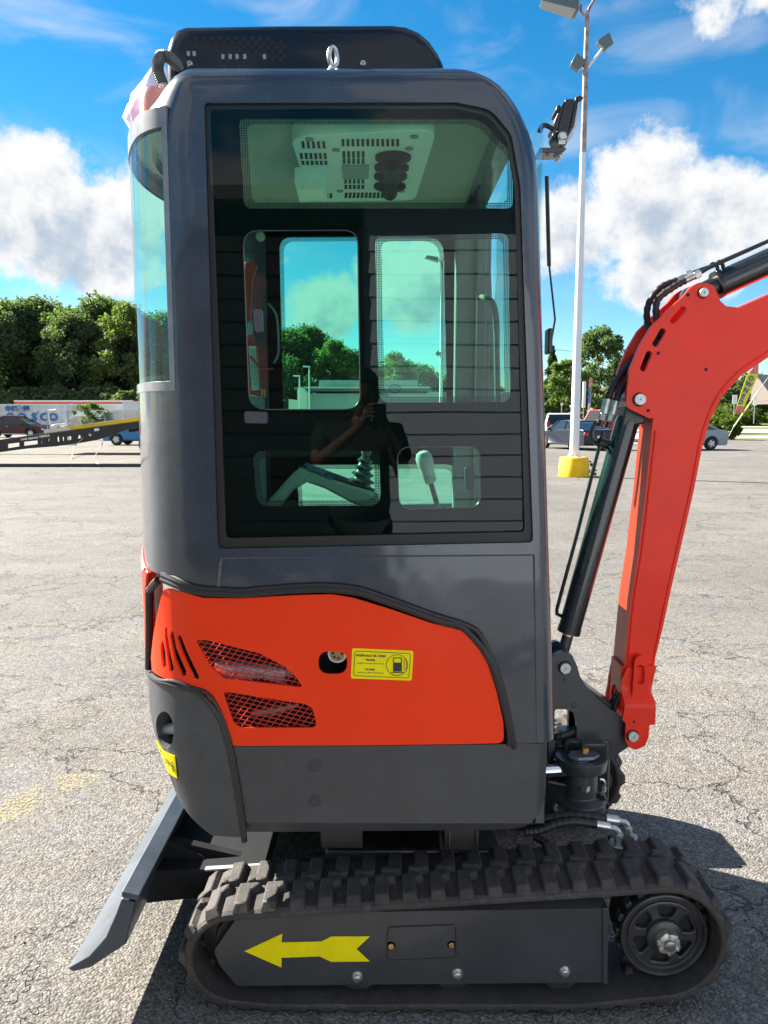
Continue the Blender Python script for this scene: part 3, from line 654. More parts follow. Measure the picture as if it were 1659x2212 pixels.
# counterweight (tail casting)
CWC = mat('casting_grey', (0.058, 0.062, 0.068), 0.48, coat=.1, vary=.16, vscale=10, bump=.3, bscale=120)
zc = lambda px, py: SZ(px, py)
hole = [SZ(x, y) for x, y in circ(357, 1577, 20, 41, 26)]
CW = [SZ(330, 1466), SZ(380, 1482), SZ(430, 1500), SZ(450, 1518), SZ(472, 1556), SZ(490, 1604), SZ(502, 1664), SZ(515, 1740), SZ(523, 1808)]
CW += [SZ(455, 1806), (sphi(46), .535), (sphi(60), .60), (sphi(74), .66), (s_end, .68), (s_end, .905), (sphi(74), .905)]
def cwmap(s, z, d):                  # the casting tucks in towards its lower edge
    k = max(0, min(1, (0.80 - z) / 0.33)); t = max(0, min(1, (XR + .02 - s) / .25))
    return pmap(s, z, d - 0.085 * k * k * t)
bcw = sheet(CW, [hole], cwmap, -.05, .004, CUTS)
cw = bcw.build('counterweight', CWC, EX, .006)
mirror(sheet(CW, [], cwmap, -.05, .004, CUTS).build('counterweight', CWC, EX, .006)); bpy.data.objects.remove([o for o in bpy.data.objects if o.name == 'counterweight.001'][0])
MB().tube([pmap(*SZ(330, 1578), -.024), pmap(*SZ(380, 1578), -.024)], .017, 14).build('tie_bar', mat('bar_grey', (0.24, 0.245, 0.25), 0.45), cw)
panel('pocket_back', [(325, 1530), (385, 1530), (385, 1622), (325, 1622)], -.075, -.072, mat('pocket_grey', (.10, .10, .10), .7), EX, bevel=0)
wl = [SZ(*p) for p in ((331, 1600), (377, 1633), (376, 1685), (333, 1642))]
wlab = sheet(wl, [], cwmap, .004, .0055, CUTS).build('warning_label', YEL, cw, smooth=None)
def onw(px, py): s, z = SZ(px, py); return cwmap(s, z, .0062)
wm_ = MB()
tri = [onw(341, 1618), (onw(349, 1652)), onw(335, 1642)]; wm_.tube(tri + [tri[0]], .0007, 4)
wm_.tube([onw(352, 1622), onw(352, 1654)], .0005, 4); wm_.tube([onw(340, 1634), onw(343, 1642)], .0014, 5)
wm_.tube([onw(355.5, 1640), onw(359, 1642.5), onw(359, 1655), onw(355.5, 1652.5), onw(355.5, 1640)], .0007, 4); wm_.tube([onw(361, 1650), onw(366, 1653)], .0012, 4)
wm_.tube([onw(369, 1652), onw(369, 1669)], .0013, 5); wm_.ball(onw(369, 1648), .0022)
wm_.build('warning_symbol', INK, wlab, smooth=None)
# side skirt
SK = [(492, 1612), (760, 1611), (1088, 1607), (1108, 1604), (1178, 1604), (1178, 1700), (1171, 1740), (1148, 1776), (528, 1776), (516, 1738), (504, 1668)]
sk = panel('side_skirt', SK, -.03, .002, GREY2, EX, bevel=.004, r=3)
def skl(s, z, d): k = max(0, min(1, (0.512 - z) / .04)); return pmap(s, z, d - .02 * k)
sheet([SZ(*p) for p in ((528, 1777), (1148, 1777), (1130, 1793), (1090, 1800), (530, 1806))], [], skl, -.04, .002, CUTS).build('lower_skirt', GREY2, EX, .003)
mirror(sk)
for y in (1653, 1730): MB().lathe(pmap(*SZ(680, y), .002), (0, -1, 0), [(-.002, .0175), (.0012, .0175), (.002, .015)], 22).build('plug', mat('plug_grey', (0.042, 0.043, 0.047), 0.6), sk)
# front face plates of the lower house
MB().box((0.435, YC, .80), (.03, .90, .65)).build('front_plate', GREY, EX, .004)
# ---- roof cowl
cowl_px = rnd([(365, 158), (366, 108), (374, 84), (386, 68), (404, 61), (600, 58), (840, 57), (872, 61), (898, 72), (920, 90), (938, 115), (950, 140), (957, 158)], 0)
YW = 2.13
cpts = [XZ(x, y, YW) for x, y in cowl_px]; zmin = min(p[1] for p in cpts)
cpts = [(x, max(z, 2.425) if z > zmin + .004 else 2.425) for x, z in cpts]
CWL = mat('cowl_black', (0.005, 0.010, 0.017), 0.22, coat=.15, spec=.35, bump=.08, bscale=250)
cwx = sum(p[0] for p in cpts) / len(cpts); cwz0 = 2.425
def cring(y, ins):
    hx_ = (max(p[0] for p in cpts) - min(p[0] for p in cpts)) / 2; mx_ = (max(p[0] for p in cpts) + min(p[0] for p in cpts)) / 2; hz_ = max(p[1] for p in cpts) - cwz0
    return [Vector((mx_ + (x - mx_) * (1 - ins / hx_), y, cwz0 + (z - cwz0) * (1 - ins / hz_))) for x, z in cpts]
cm_ = MB(); nc = len(cpts); prof = [(0, .018), (.003, .006), (.009, -.004), (.018, -.010), (.030, -.013), (.590, -.013), (.602, -.010), (.611, -.004), (.617, .006), (.62, .018)]
for dy, ins in prof: cm_.v += cring(YW + dy, ins)
for i in range(len(prof) - 1): cm_.f += [(i * nc + k, i * nc + (k + 1) % nc, (i + 1) * nc + (k + 1) % nc, (i + 1) * nc + k) for k in range(nc)]
cm_.f += [tuple(range(nc - 1, -1, -1)), tuple((len(prof) - 1) * nc + k for k in range(nc))]
cowl = cm_.build('roof_cowl', CWL, EX, smooth=32)
def zc1(zx, zy): return ((400 + zx / 1.185) / 1.8228, (zy / 1.185) / 1.8228)
VDK = mat('vent_dark', (0.006, 0.007, 0.008), 0.6)
for rw, zy in enumerate((180, 200, 220, 240, 262, 280)):
    for k in range(13 if rw != 0 else 11):
        zx = 400 + k * 38 + (19 if rw % 2 else 0)
        if zx > 865 or (rw == 0 and zx < 420): continue
        q = U(*zc1(zx, zy), YW)
        MB().lathe(q + Vector((0, .001, 0)), (0, -1, 0), [(0, .0064), (.0016, .0064)], 6).build('honeycomb_vent', VDK, cowl, smooth=None)
for zx in (405, 432, 566, 600, 632, 668, 760): q = U(*zc1(zx, 264 if zx > 440 else 250), YW - .0012); MB().box(q, (.008, .0006, .012)).build('filter_glimpse', mat('filter_grey', (0.30, 0.32, 0.34), 0.6), cowl, smooth=None)
for zx, zy in ((411, 298), (1220, 296)):
    q = U(*zc1(zx, zy), YW); sc = MB().lathe(q, (0, -1, 0), [(0, .008), (.002, .008), (.005, .0055)], 14).build('screw', ZINC, cowl)
    MB().box(q + Vector((0, -.0055, 0)), (.006, .001, .0015)).box(q + Vector((0, -.0055, 0)), (.0015, .0012, .006)).build('screw_cross', DARKIN, sc, smooth=None)
# lifting eye
le = U(720, 152, 2.05); le.z = 2.464
eye = MB(); c = le + Vector((0, 0, .036))
rp = [c + Vector((.010 * math.cos(a), .02 * math.cos(a) * .3, .023 * math.sin(a))) for a in [2 * math.pi * k / 20 for k in range(21)]]
eye.tube(rp, .0058, 8, caps=False); eye.lathe(le - Vector((0, 0, .01)), (0, 0, 1), [(0, .022), (.012, .022), (.016, .013), (.024, .010)], 18)
eye.build('lifting_eye', ZINC, EX)
# ribbed drain hose
hp = spline([U(402, 160, 2.16), U(384, 142, 2.13), U(364, 124, 2.10), U(348, 122, 2.09), U(341, 138, 2.08), U(342, 158, 2.08), U(352, 184, 2.08)], 12)
MB().tube(hp, [.0135 + (.0020 if i % 2 else 0) for i in range(len(hp))], 12).build('drain_hose', mat('hose_grey', (0.11, 0.11, 0.105), 0.42, coat=.2), EX)
# beacon wrapped in a clear bag, on the rear of the roof
bc = Vector((-0.685, 2.45, 2.455))
bea = MB().lathe(bc, (0, 0, 1), [(0, .058), (.02, .058), (.03, .054), (.095, .050), (.125, .034), (.134, .01)], 20).build('beacon', mat('beacon_orange', (0.85, 0.16, 0.02), 0.3, coat=.5), EX)
bm_ = bpy.data.materials.new('bag_film'); bm_.use_nodes = True; t = bm_.node_tree; bb = t.nodes['Principled BSDF']; bb.inputs['Base Color'].default_value = (.82, .83, .84, 1); bb.inputs['Roughness'].default_value = .3
bb.inputs['Alpha'].default_value = .38
bag = MB(); nb = 22; rows = [(-.005, .078), (.03, .086), (.07, .078), (.11, .064), (.15, .044), (.185, .022), (.215, .004)]
for j, (h, r_) in enumerate(rows):
    for i in range(nb):
        a = 2 * math.pi * i / nb; w = r_ * (1 + .16 * math.sin(5 * a + j * 1.3) + .10 * math.sin(9 * a - j)); bag.v.append(bc + Vector((w * math.cos(a) + .01 * (h / .185) ** 2, w * math.sin(a), h)))
for j in range(len(rows) - 1):
    for i in range(nb): bag.f.append((j * nb + i, j * nb + (i + 1) % nb, (j + 1) * nb + (i + 1) % nb, (j + 1) * nb + i))
bag.build('plastic_bag', bm_, bea, smooth=80)
# work light on the front pillar
YL = 2.10
def zl(zx, zy): return U((2100 + zx / 6.32) / 1.8228, (350 + zy / 6.32) / 1.8228, YL)
wlb = MB().prism([zl(*p) for p in rnd([(800, 250), (1030, 235), (1010, 420), (900, 960), (820, 1240), (700, 1250), (590, 1060)], 40)], (0, .10, 0)).build('work_light', BLACK, EX, .008)
MB().prism([zl(*p) for p in [(1060, 180), (1120, 170), (1000, 940), (800, 1250), (760, 1240), (910, 960)]], (0, .10, 0)).build('lamp_rim', BLACK, wlb, .003)
MB().prism([zl(*p) for p in [(1115, 300), (1180, 300), (1080, 960), (960, 1190), (830, 1370), (800, 1260), (1000, 930)]], (0, .096, 0)).build('lamp_lens', mat('lens_grey', (0.55, 0.58, 0.62), 0.12, coat=.6), wlb, .006)
MB().prism([zl(*p) for p in rnd([(1110, 165), (1180, 160), (1245, 200), (1230, 260), (1180, 310), (1100, 330)], 20)], (0, .10, 0)).build('lamp_visor', BLACK, wlb, .004)
MB().prism([zl(*p) for p in [(590, 385), (690, 390), (640, 580), (550, 560)]], (0, .06, 0)).build('rear_knob', BLACK, wlb, .004)
MB().prism([zl(*p) for p in [(700, 400), (800, 270), (590, 1050), (510, 900), (530, 780)]], (0, .08, 0)).build('cooling_fin', BLACK, wlb, .003)
MB().prism([zl(*p) for p in [(480, 1080), (600, 1060), (560, 1280), (470, 1230)]], (0, .05, 0)).build('terminal_box', BLACK, wlb, .004)
MB().prism([zl(*p) - Vector((0, .006, 0)) for p in rnd([(640, 1150), (700, 1130), (780, 1190), (800, 1400), (600, 1400)], 20)], (0, .005, 0)).build('bracket', ZINC, wlb, .002)
q = zl(710, 1205); MB().lathe(q - Vector((0, .006, 0)), (0, -1, 0), [(0, .0115), (.004, .0115), (.007, .008)], 16).build('bracket_bolt', ZINC, wlb)
arm = MB(); arm.prism([zl(*p) for p in [(150, 1455), (800, 1450), (835, 1490), (760, 1560), (560, 1585), (150, 1585)]], (0, .06, 0)); arm.build('lamp_arm', GREY, EX, .002)
q = zl(670, 1580); MB().lathe(q + Vector((0, .03, .006)), (0, 0, -1), [(0, .012), (.012, .012), (.013, .007), (.02, .007)], 6).build('arm_bolt', ZINC, EX)
MB().tube(spline([zl(150, 1080), zl(210, 940), zl(300, 905), zl(400, 950), zl(520, 1010)], 6), .0062, 8).build('lamp_cable', HOSE, wlb)
# wiper on the windscreen
MB().tube([U(1181, 381, 2.2), U(1186, 575, 2.2)], .0055, 6).build('wiper_blade', BLACK, EX)
MB().tube([U(1185, 480, 2.2), U(1187, 580, 2.2), U(1199, 690, 2.2), U(1190, 742, 2.2)], .0028, 6).build('wiper_arm', BLACK, EX)
MB().box(U(1185, 738, 2.2), (.014, .05, .07)).build('wiper_motor', BLACK, EX, .005)
# ---------------------------------------------------------------- undercarriage
def hull_loop(circles, n=24):
    pts = []
    for x, z, r in circles: pts += [(x + r * math.cos(2 * math.pi * k / n), z + r * math.sin(2 * math.pi * k / n)) for k in range(n)]
    pts = sorted(set(pts)); 
    def half(p):
        h = []
        for q in p:
            while len(h) > 1 and (h[-1][0] - h[-2][0]) * (q[1] - h[-2][1]) - (h[-1][1] - h[-2][1]) * (q[0] - h[-2][0]) <= 0: h.pop()
            h.append(q)
        return h
    a, b = half(pts), half(pts[::-1]); return a[:-1] + b[:-1]
CIRC = [(-.398, .160, .134), (.752, .206, .166), (-.30, .142, .128), (.52, .142, .128)]
def resample(loop, m):
    P = [Vector((x, z)) for x, z in loop]; P.append(P[0]); ln = [0]
    for a, b in zip(P[:-1], P[1:]): ln.append(ln[-1] + (b - a).length)
    res = []; j = 0
    for k in range(m):
        t = ln[-1] * k / m
        while ln[j + 1] < t: j += 1
        u = (t - ln[j]) / (ln[j + 1] - ln[j]); res.append((P[j] * (1 - u) + P[j + 1] * u))
    return res
NL = 43
loop = resample(hull_loop(CIRC, 40), NL * 4)
def frame_at(i):
    m = len(loop); p = loop[i % m]; t = (loop[(i + 1) % m] - loop[i - 1]).normalized(); return p, t, Vector((t.y, -t.x))
def make_track(y0, y1, sgn):         # y0 is the outer edge
    tb = MB(); m = len(loop); W_ = (y1 - y0)
    prof = [(0.0, .004), (.012, -.004), (W_ * .5, -.006), (W_ - .012, -.004), (W_, .004), (W_, .018), (W_ * .5, .022), (0.0, .018)]
    for i in range(m):
        p, t, nrm = frame_at(i)
        for yy, dn in prof: q = p + nrm * (-dn) ; tb.v.append(Vector((q.x, y0 + yy, q.y)))
    k = len(prof)
    for i in range(m):
        for j in range(k): tb.f.append((i * k + j, i * k + (j + 1) % k, ((i + 1) % m) * k + (j + 1) % k, ((i + 1) % m) * k + j))
    rnd_ = random.Random(3)
    def lug(i, ya, yb, slope_a, slope_b, hook):
        p, t, nrm = frame_at(i)
        def P(a, y, h): q = p + t * a + nrm * h; return Vector((q.x, y, q.y))
        hb, ht = -.002, .022 + rnd_.uniform(-.001, .001); b, a = .023, .017; f = 1 if ya < yb else -1
        tb.hexa([P(-b, ya, hb), P(b, ya, hb), P(b * 1.0, yb, hb), P(-b * 1.0, yb, hb)],
                [P(-a, ya + f * slope_a, ht), P(a, ya + f * slope_a, ht), P(a, yb - f * slope_b, ht), P(-a, yb - f * slope_b, ht)])
        # toe of the chevron
        ym = ya + (yb - ya) * .62
        tb.hexa([P(hook * .012, ym, hb), P(hook * .046, ym + f * .012, hb), P(hook * .046, yb, hb), P(hook * .012, yb, hb)],
                [P(hook * .012, ym + f * .008, ht), P(hook * .036, ym + f * .018, ht), P(hook * .036, yb - f * slope_b, ht), P(hook * .012, yb - f * slope_b, ht)])
    for q in range(NL):
        lug(q * 4, y0 + .001, y0 + W_ * .50, .017, .008, -1)
        lug(q * 4 + 2, y1 - .001, y0 + W_ * .50, .017, .008, 1)
        p, t, nrm = frame_at(q * 4 + 1)
        c = p - nrm * .026; rt = Matrix(((t.x, 0, nrm.x), (0, 1, 0), (t.y, 0, nrm.y)))
        for yy in (.42, .58): tb.box((c.x, y0 + W_ * yy, c.y), (.022, .016, .024), rt)
    return tb
TW = .232; YT0 = 1.898
def track(y0, y1):
    return make_track(y0, y1, 1).build('rubber_track', RUBBER, EX, .0035, smooth=30, seg=1)
tk = track(YT0, YT0 + TW); mirror(tk, 'rubber_track')
# track frame
YP = 1.935
def side_frame():
    pl = rnd([(462, 2054), (508, 1988), (526, 1974), (1306, 1962), (1306, 2122), (512, 2130), (474, 2085)], [14, 10, 4, 2, 2, 6, 14], 5)
    f = pplate('track_frame', pl, YP, .05, GREY2, EX, bevel=.004)
    a = [U(524, 1975, YP), U(1306, 1963, YP)]
    MB().hexa([a[0], a[1], a[1] + Vector((0, .05, .0)), a[0] + Vector((0, .05, 0))], [a[0] + Vector((.01, .035, .022)), a[1] + Vector((0, .035, .022)), a[1] + Vector((0, .06, .022)), a[0] + Vector((.01, .06, .022))]).build('frame_top', GREY2, f)
    MB().prism([U(x, y, YP - .006) for x, y in [(1303, 1962), (1315, 1962), (1313, 2127), (1302, 2127)]], (0, .09, 0)).build('frame_flange', GREY2, f, .002)
    b = U(524, 1976, YP + .05); c = U(1306, 2120, YP + .05)
    MB().box(((b.x + c.x) / 2 + .02, YP + .10, .17), (.90, .10, .10)).build('frame_beam', BLACK, f)
    return f
tf = side_frame()
AR = [(528, 2055), (610, 2017), (608, 2036), (694, 2034), (716, 2023), (799, 2023), (770, 2050), (799, 2077), (716, 2078), (690, 2066), (608, 2069), (608, 2090)]
pplate('direction_arrow', AR, YP - .0012, .0008, YEL, tf)
cvp = rnd([(838, 2003), (984, 1998), (985, 2068), (836, 2074)], 10)
cv = pplate('cover_plate', cvp, YP - .002, .004, GREY2, tf, bevel=.001)
lpp = [U(x, y, YP - .002) for x, y in cvp]; MB().tube(lpp + [lpp[0]], .0014, 5, caps=False).build('cover_joint', BLACK, cv)
def hexbolt(px, py, r, m, par, h=.008, washer=True):
    q = U(px, py, YP); b_ = MB().lathe(q, (0, -1, 0), [(0, r), (h, r), (h + .001, r * .85)], 6)
    o = b_.build('bolt', m, par, .0008)
    if washer: MB().lathe(q, (0, -1, 0), [(0, r * 1.35), (.002, r * 1.35)], 18).build('washer', m, o)
hexbolt(845, 2041, .0085, BRASS, cv); hexbolt(975, 2039, .0085, BRASS, cv)
hexbolt(772, 2109, .0115, ZINC, tf, .012); hexbolt(988, 2103, .0115, ZINC, tf, .012); hexbolt(1220, 2098, .0115, ZINC, tf, .012)
def wheels(ys):
    o = []
    for px in (772, 980, 1215):
        c = U(px, 2092, YP); c.y = ys
        o.append(MB().lathe((c.x, ys, .083), (0, 1, 0), [(0, .030), (0, .052), (.012, .056), (.03, .052), (.12, .052), (.15, .045)], 24).build('track_roller', mat('roller_steel', (0.10, 0.10, 0.10), 0.35, metal=.7, vary=.3), EX))
    o.append(MB().lathe((-.395, ys + .02, .168), (0, 1, 0), [(0, .03), (0, .070), (.01, .074), (.012, .108), (.03, .112), (.12, .112), (.13, .07)], 32).build('idler_wheel', BLACK, EX))
    return o
wheels(YP + .02)
# drive sprocket with open spokes
sc_ = U(1437, 2025, 1.95); sx, sz = sc_.x, sc_.z
HUB = mat('sprocket_black', (0.042, 0.042, 0.044), 0.40, coat=.2, vary=.3, vscale=20)
holes = []
for k in range(6):
    a = 2 * math.pi * k / 6 + .42
    holes.append(rnd([(sx + r * math.cos(a + da), sz + r * math.sin(a + da)) for r, da in ((.052, -.30), (.088, -.36), (.088, .36), (.052, .30))], .010, 4))
sp = plate('drive_sprocket', circ(sx, sz, .119, n=48), 1.962, 1.978, HUB, EX, holes, .003)
MB().lathe((sx, 1.978, sz), (0, 1, 0), [(0, .117), (.10, .117)], 32).build('sprocket_barrel', DARKIN, sp)
rim = MB(); 
for rr_, w in ((.096, .005), (.115, .006)): rim.tube([Vector((sx + rr_ * math.cos(2 * math.pi * k / 40), 1.960, sz + rr_ * math.sin(2 * math.pi * k / 40))) for k in range(41)], w, 8, caps=False)
rim.build('sprocket_rim', HUB, sp)
for k in range(18):
    a = 2 * math.pi * k / 18; MB().box((sx + .122 * math.cos(a), 1.985, sz + .122 * math.sin(a)), (.016, .03, .022), Matrix.Rotation(-a, 3, 'Y')).build('sprocket_tooth', HUB, sp, .003)
MB().lathe((sx, 1.962, sz), (0, -1, 0), [(0, .050), (.012, .048), (.020, .034)], 28).build('hub_boss', HUB, sp, .002)
nut = MB().lathe((sx, 1.942, sz), (0, -1, 0), [(0, .034), (.020, .034), (.022, .030)], 6).build('hub_nut', mat('nut_steel', (0.66, 0.63, 0.56), 0.4, metal=.8, vary=.3, vscale=80), sp, .002)
for k in range(6):
    a = math.pi / 6 + k * math.pi / 3; MB().box((sx + .024 * math.cos(a), 1.9195, sz + .024 * math.sin(a)), (.012, .006, .007), Matrix.Rotation(-a, 3, 'Y')).build('nut_castle', MATS['nut_steel'], nut, .001)
MB().lathe((sx, 1.925, sz), (0, -1, 0), [(0, .015), (.014, .015), (.016, .012)], 18).build('axle_end', mat('axle_steel', (0.30, 0.30, 0.28), 0.35, metal=.8), nut)
mirror(tf)
for o in list(EX.children):
    if o.name.split('.')[0] in ('track_roller', 'idler_wheel', 'drive_sprocket'): mirror(o)
# carbody under the house
cb = MB(); cb.box((.05, YC, .40), (.42, .42, .12)).box((.0, YC, .30), (.34, .74, .10)).box((.28, YC, .30), (.12, .74, .10))
cb.build('centre_frame', BLACK, EX, .006)
MB().lathe((.03, YC, .44), (0, 0, 1), [(0, .23), (.05, .23)], 32).build('slew_ring', BLACK, EX)
MB().box((.22, 2.10, .435), (.10, .10, .10)).box((-.12, 2.12, .435), (.12, .12, .10)).box((.05, 2.2, .42), (.6, .03, .08)).build('belly_bracket', BLACK, EX, .003)
for xx in (.262, .185): MB().box((xx, 2.06, .445), (.006, .05, .09)).build('belly_plate', CYL, EX, .001)
# dozer blade at the rear
BMAT = mat('blade_black', (.020, .021, .023), .75, spec=.15, vary=.2)
SB = [(0, 0), (.030, -.018), (.058, -.055), (.062, -.09)]
tipx = lambda: 0
secp = [U(146, 2092, 1.90), U(158, 2100, 1.90), U(196, 2090, 1.90), U(272, 2040, 1.90), U(291, 1950, 1.90), U(262, 1942, 1.90), U(250, 1975, 1.90), U(228, 2025, 1.90), U(192, 2066, 1.90)]
bl = MB().prism(secp, (0, 1.16, 0)).build('dozer_blade', STEEL, EX, .003)
e0 = U(262, 1938, 1.897); e1 = U(299, 1946, 1.897)
MB().prism([e0, e1, e1 + Vector((.002, 0, .014)), e0 + Vector((.002, 0, .016))], (0, 1.166, 0)).build('blade_top_plate', STEEL, bl, .002)
for yy in (2.22, 2.66):
    MB().prism([(-.70, yy, .33), (-.36, yy, .245), (-.36, yy, .17), (-.72, yy, .17)], (0, .03, 0)).build('blade_arm', BMAT, EX, .002)
pa = [U(505, 1848, 2.25), U(515, 1856, 2.25)]
bx = MB().hexa([(-.715, 2.13, .17), (-.36, 2.16, .19), (-.36, 2.80, .19), (-.715, 2.83, .17)], [(-.715, 2.13, .275), (-.36, 2.16, .262), (-.36, 2.80, .262), (-.715, 2.83, .275)])
bx.build('blade_frame', BMAT, EX, .003)
MB().prism([(-.53, 2.130, .272), (-.362, 2.157, .266), (-.362, 2.175, .266), (-.53, 2.148, .272)], (0, 0, .006)).build('step_strip', mat('strip_pale', (0.46, 0.46, 0.45), 0.4), EX, .001)
for yy in (2.2, 2.72): MB().prism([(-.705, yy, .33), (-.66, yy, .33), (-.52, yy, .26), (-.70, yy, .25)], (0, .03, 0)).build('blade_gusset', BMAT, EX, .003)
# ---------------------------------------------------------------- boom and swing post
YB = 2.410; BW = .120
def bp(pts, Y=YB): return [XZ(x, y, Y) for x, y in pts]
z6 = lambda zx, zy: ((2150 + zx / 1.301) / 1.8228, (900 + zy / 1.301) / 1.8228)
BODY = [(1345, 1480), (1362, 1300), (1378, 1200), (1396, 1050), (1408, 930), (1414, 880), (1428, 831), (1454, 780), (1483, 742), (1517, 709), (1551, 688), (1600, 664), (1700, 620), (1830, 560), (1860, 640), (1760, 700), (1700, 745), (1659, 772), (1601, 812), (1559, 858), (1533, 910), (1517, 966), (1500, 1054), (1470, 1185), (1449, 1275), (1432, 1355), (1416, 1420), (1408, 1478)]
BX = bp(BODY); BX[13:15] = [(2.30, 2.50), (2.44, 2.53), (2.49, 2.46), (2.44, 2.38), (2.30, 2.33)]
boom = plate('boom', rnd(BX, .03, 4), YB, YB + BW, BOOMRED, EX, bevel=.007)
# raised weld line just inside the edges
def edgeline(pts, r, Y=YB): MB().tube(spline([U(x, y, Y - .001) for x, y in pts], 4), r, 6).build('weld_bead', BOOMRED, boom)
edgeline([(1353, 1465), (1369, 1300), (1385, 1200), (1403, 1050), (1416, 930)], .0035)
edgeline([(1409, 1440), (1426, 1355), (1443, 1275), (1463, 1185), (1493, 1054), (1510, 966), (1526, 908), (1552, 852), (1594, 804), (1652, 764), (1700, 733)], .0035)
CHEEK = [(1529, 612), (1542, 617), (1551, 637), (1556, 650), (1568, 661), (1600, 665), (1592, 669), (1551, 690), (1517, 711), (1483, 744), (1456, 781), (1431, 832), (1419, 873), (1410, 907), (1361, 884), (1353, 869), (1354, 844), (1361, 797), (1382, 747), (1407, 705), (1441, 671), (1475, 641), (1491, 622), (1505, 612)]
def slot(cx, cy, ang, l, w):
    ca, sa = math.cos(ang), math.sin(ang); r_ = []
    for k in range(13): a = -math.pi / 2 + math.pi * k / 12; r_.append((l / 2 - w / 2 + w / 2 * math.cos(a), w / 2 * math.sin(a)))
    for k in range(13): a = math.pi / 2 + math.pi * k / 12; r_.append((-l / 2 + w / 2 + w / 2 * math.cos(a), w / 2 * math.sin(a)))
    return [(cx + x * ca - y * sa, cy + x * sa + y * ca) for x, y in r_]
SLOTS = [slot(1465, 681, R(-48), 46, 14), slot(1424, 729, R(-60), 45, 14), slot(1396, 780, R(-68), 47, 14)]
ck1 = plate('cheek_plate', rnd(bp(CHEEK, YB - .012), .012, 4), YB - .012, YB + .006, BOOMRED, boom, [bp(s, YB - .012) for s in SLOTS], bevel=.004)
ck2 = plate('cheek_plate', rnd(bp(CHEEK, YB - .012), .012, 4), YB + BW - .006, YB + BW + .012, BOOMRED, boom, [bp(s, YB - .012) for s in SLOTS], bevel=.004)
def pin(px, py, r, Y, par, d=.012, hole=True):
    q = U(px, py, Y); o = MB().lathe(q, (0, -1, 0), [(0, r), (d, r), (d + .0015, r * .92)], 26).build('pin', mat('pin_zinc', (0.62, 0.63, 0.60), 0.42, metal=.35, vary=.15, vscale=70), par, smooth=40)
    MB().lathe(q + Vector((0, .001, 0)), (0, -1, 0), [(0, r * 1.22), (.001, r * 1.22)], 24).build('pin_collar', BLACK, o)
    if hole: MB().cyl(q - Vector((0, d + .0017, 0)), q - Vector((0, d + .0022, 0)), .0022, 8).build('grease_hole', DARKIN, o)
    return o
def dot(px, py, r, Y, par): q = U(px, py, Y); MB().cyl(q + Vector((0, .004, 0)), q - Vector((0, .0006, 0)), r, 14).build('drilled_hole', DARKIN, par)
pin(1518, 633, .0135, YB - .012, boom); pin(1381, 863, .0175, YB - .012, boom)
for px, py in ((1486, 637), (1422, 763), (1400, 887)): dot(px, py, .0055, YB - .012, boom)
dot(1525, 798, .0055, YB, boom)
# boom foot: joggled outer plates, ring boss, boxed lower end
FT = [(1343, 1465), (1352, 1440), (1416, 1436), (1408, 1470), (1404, 1492), (1408, 1510), (1406, 1555), (1394, 1556), (1392, 1582), (1385, 1600), (1365, 1609), (1349, 1602), (1342, 1587), (1344, 1552), (1336, 1545), (1342, 1512), (1339, 1490)]
FZ0 = XZ(1370, 1520, YB)[1]
def footplate(y0, sgn):
    m2 = bmesh.new(); src = sheet(rnd(bp(FT), .006, 3), [], lambda s, z, d: Vector((s, d, z)), .006, -.006).mesh('t'); m2.from_mesh(src)
    for k in range(16): bmesh.ops.bisect_plane(m2, geom=list(m2.verts) + list(m2.edges) + list(m2.faces), plane_co=(0, 0, FZ0 - .012 + .006 * k), plane_no=(0, 0, 1))
    for v in m2.verts:
        t = max(0, min(1, 1.0 - (v.co.z - FZ0) / .06)); t = t * t * (3 - 2 * t); v.co.y = y0 + sgn * v.co.y - sgn * .030 * t
    bmesh.ops.recalc_face_normals(m2, faces=m2.faces)
    me = bpy.data.meshes.new('foot_plate'); m2.to_mesh(me); m2.free(); return obj('foot_plate', me, BOOMRED, boom, .003, 50)
footplate(YB - .004, 1); footplate(YB + BW + .004, -1)
bos = [(1378 + 13 * math.cos(a), 1427 + 16 * math.sin(a)) for a in [math.pi + math.pi * k / 10 for k in range(11)]] + [(1396, 1500), (1360, 1500)]
plate('lug_plate', rnd(bp(bos), .003, 2), YB - .026, YB - .008, BOOMRED, boom, [bp(slot(1378, 1452, R(90), 42, 17))], bevel=.003)
pin(1366, 1589, .0165, YB - .040, boom); dot(1370, 1559, .0042, YB - .040, boom)
MB().cyl(U(1366, 1589, YB - .036) , U(1366, 1589, YB - .036) + Vector((0, BW + .07, 0)), .016, 16).build('foot_pin', ZINC, boom)
# arched web on the side facing the cab
web = MB(); 
wz = [U(1345, 1480, YB).z, U(1392, 930, YB).z]
for side in (0,):
    ya, yb = YB + .004, YB + BW - .004; pts = []
    xw = lambda z: U(1345, 1480, YB).x - .004 
    top = U(1346, 1440, YB).z; bot = U(1340, 1535, YB).z; mid = (ya + yb) / 2; hw = (yb - ya) / 2
    arch = [(ya, top), (yb, top), (yb, bot), (yb - .012, bot)] + [(mid + (hw - .015) * math.cos(math.pi * k / 10), bot + .055 * math.sin(math.pi * k / 10) + .01) for k in range(11)] + [(ya + .012, bot), (ya, bot)]
    x0 = U(1341, 1490, YB).x
    web.prism([(x0, y, z) for y, z in arch], (.010, 0, 0))
web.build('foot_web', BOOMRED, boom, .002)
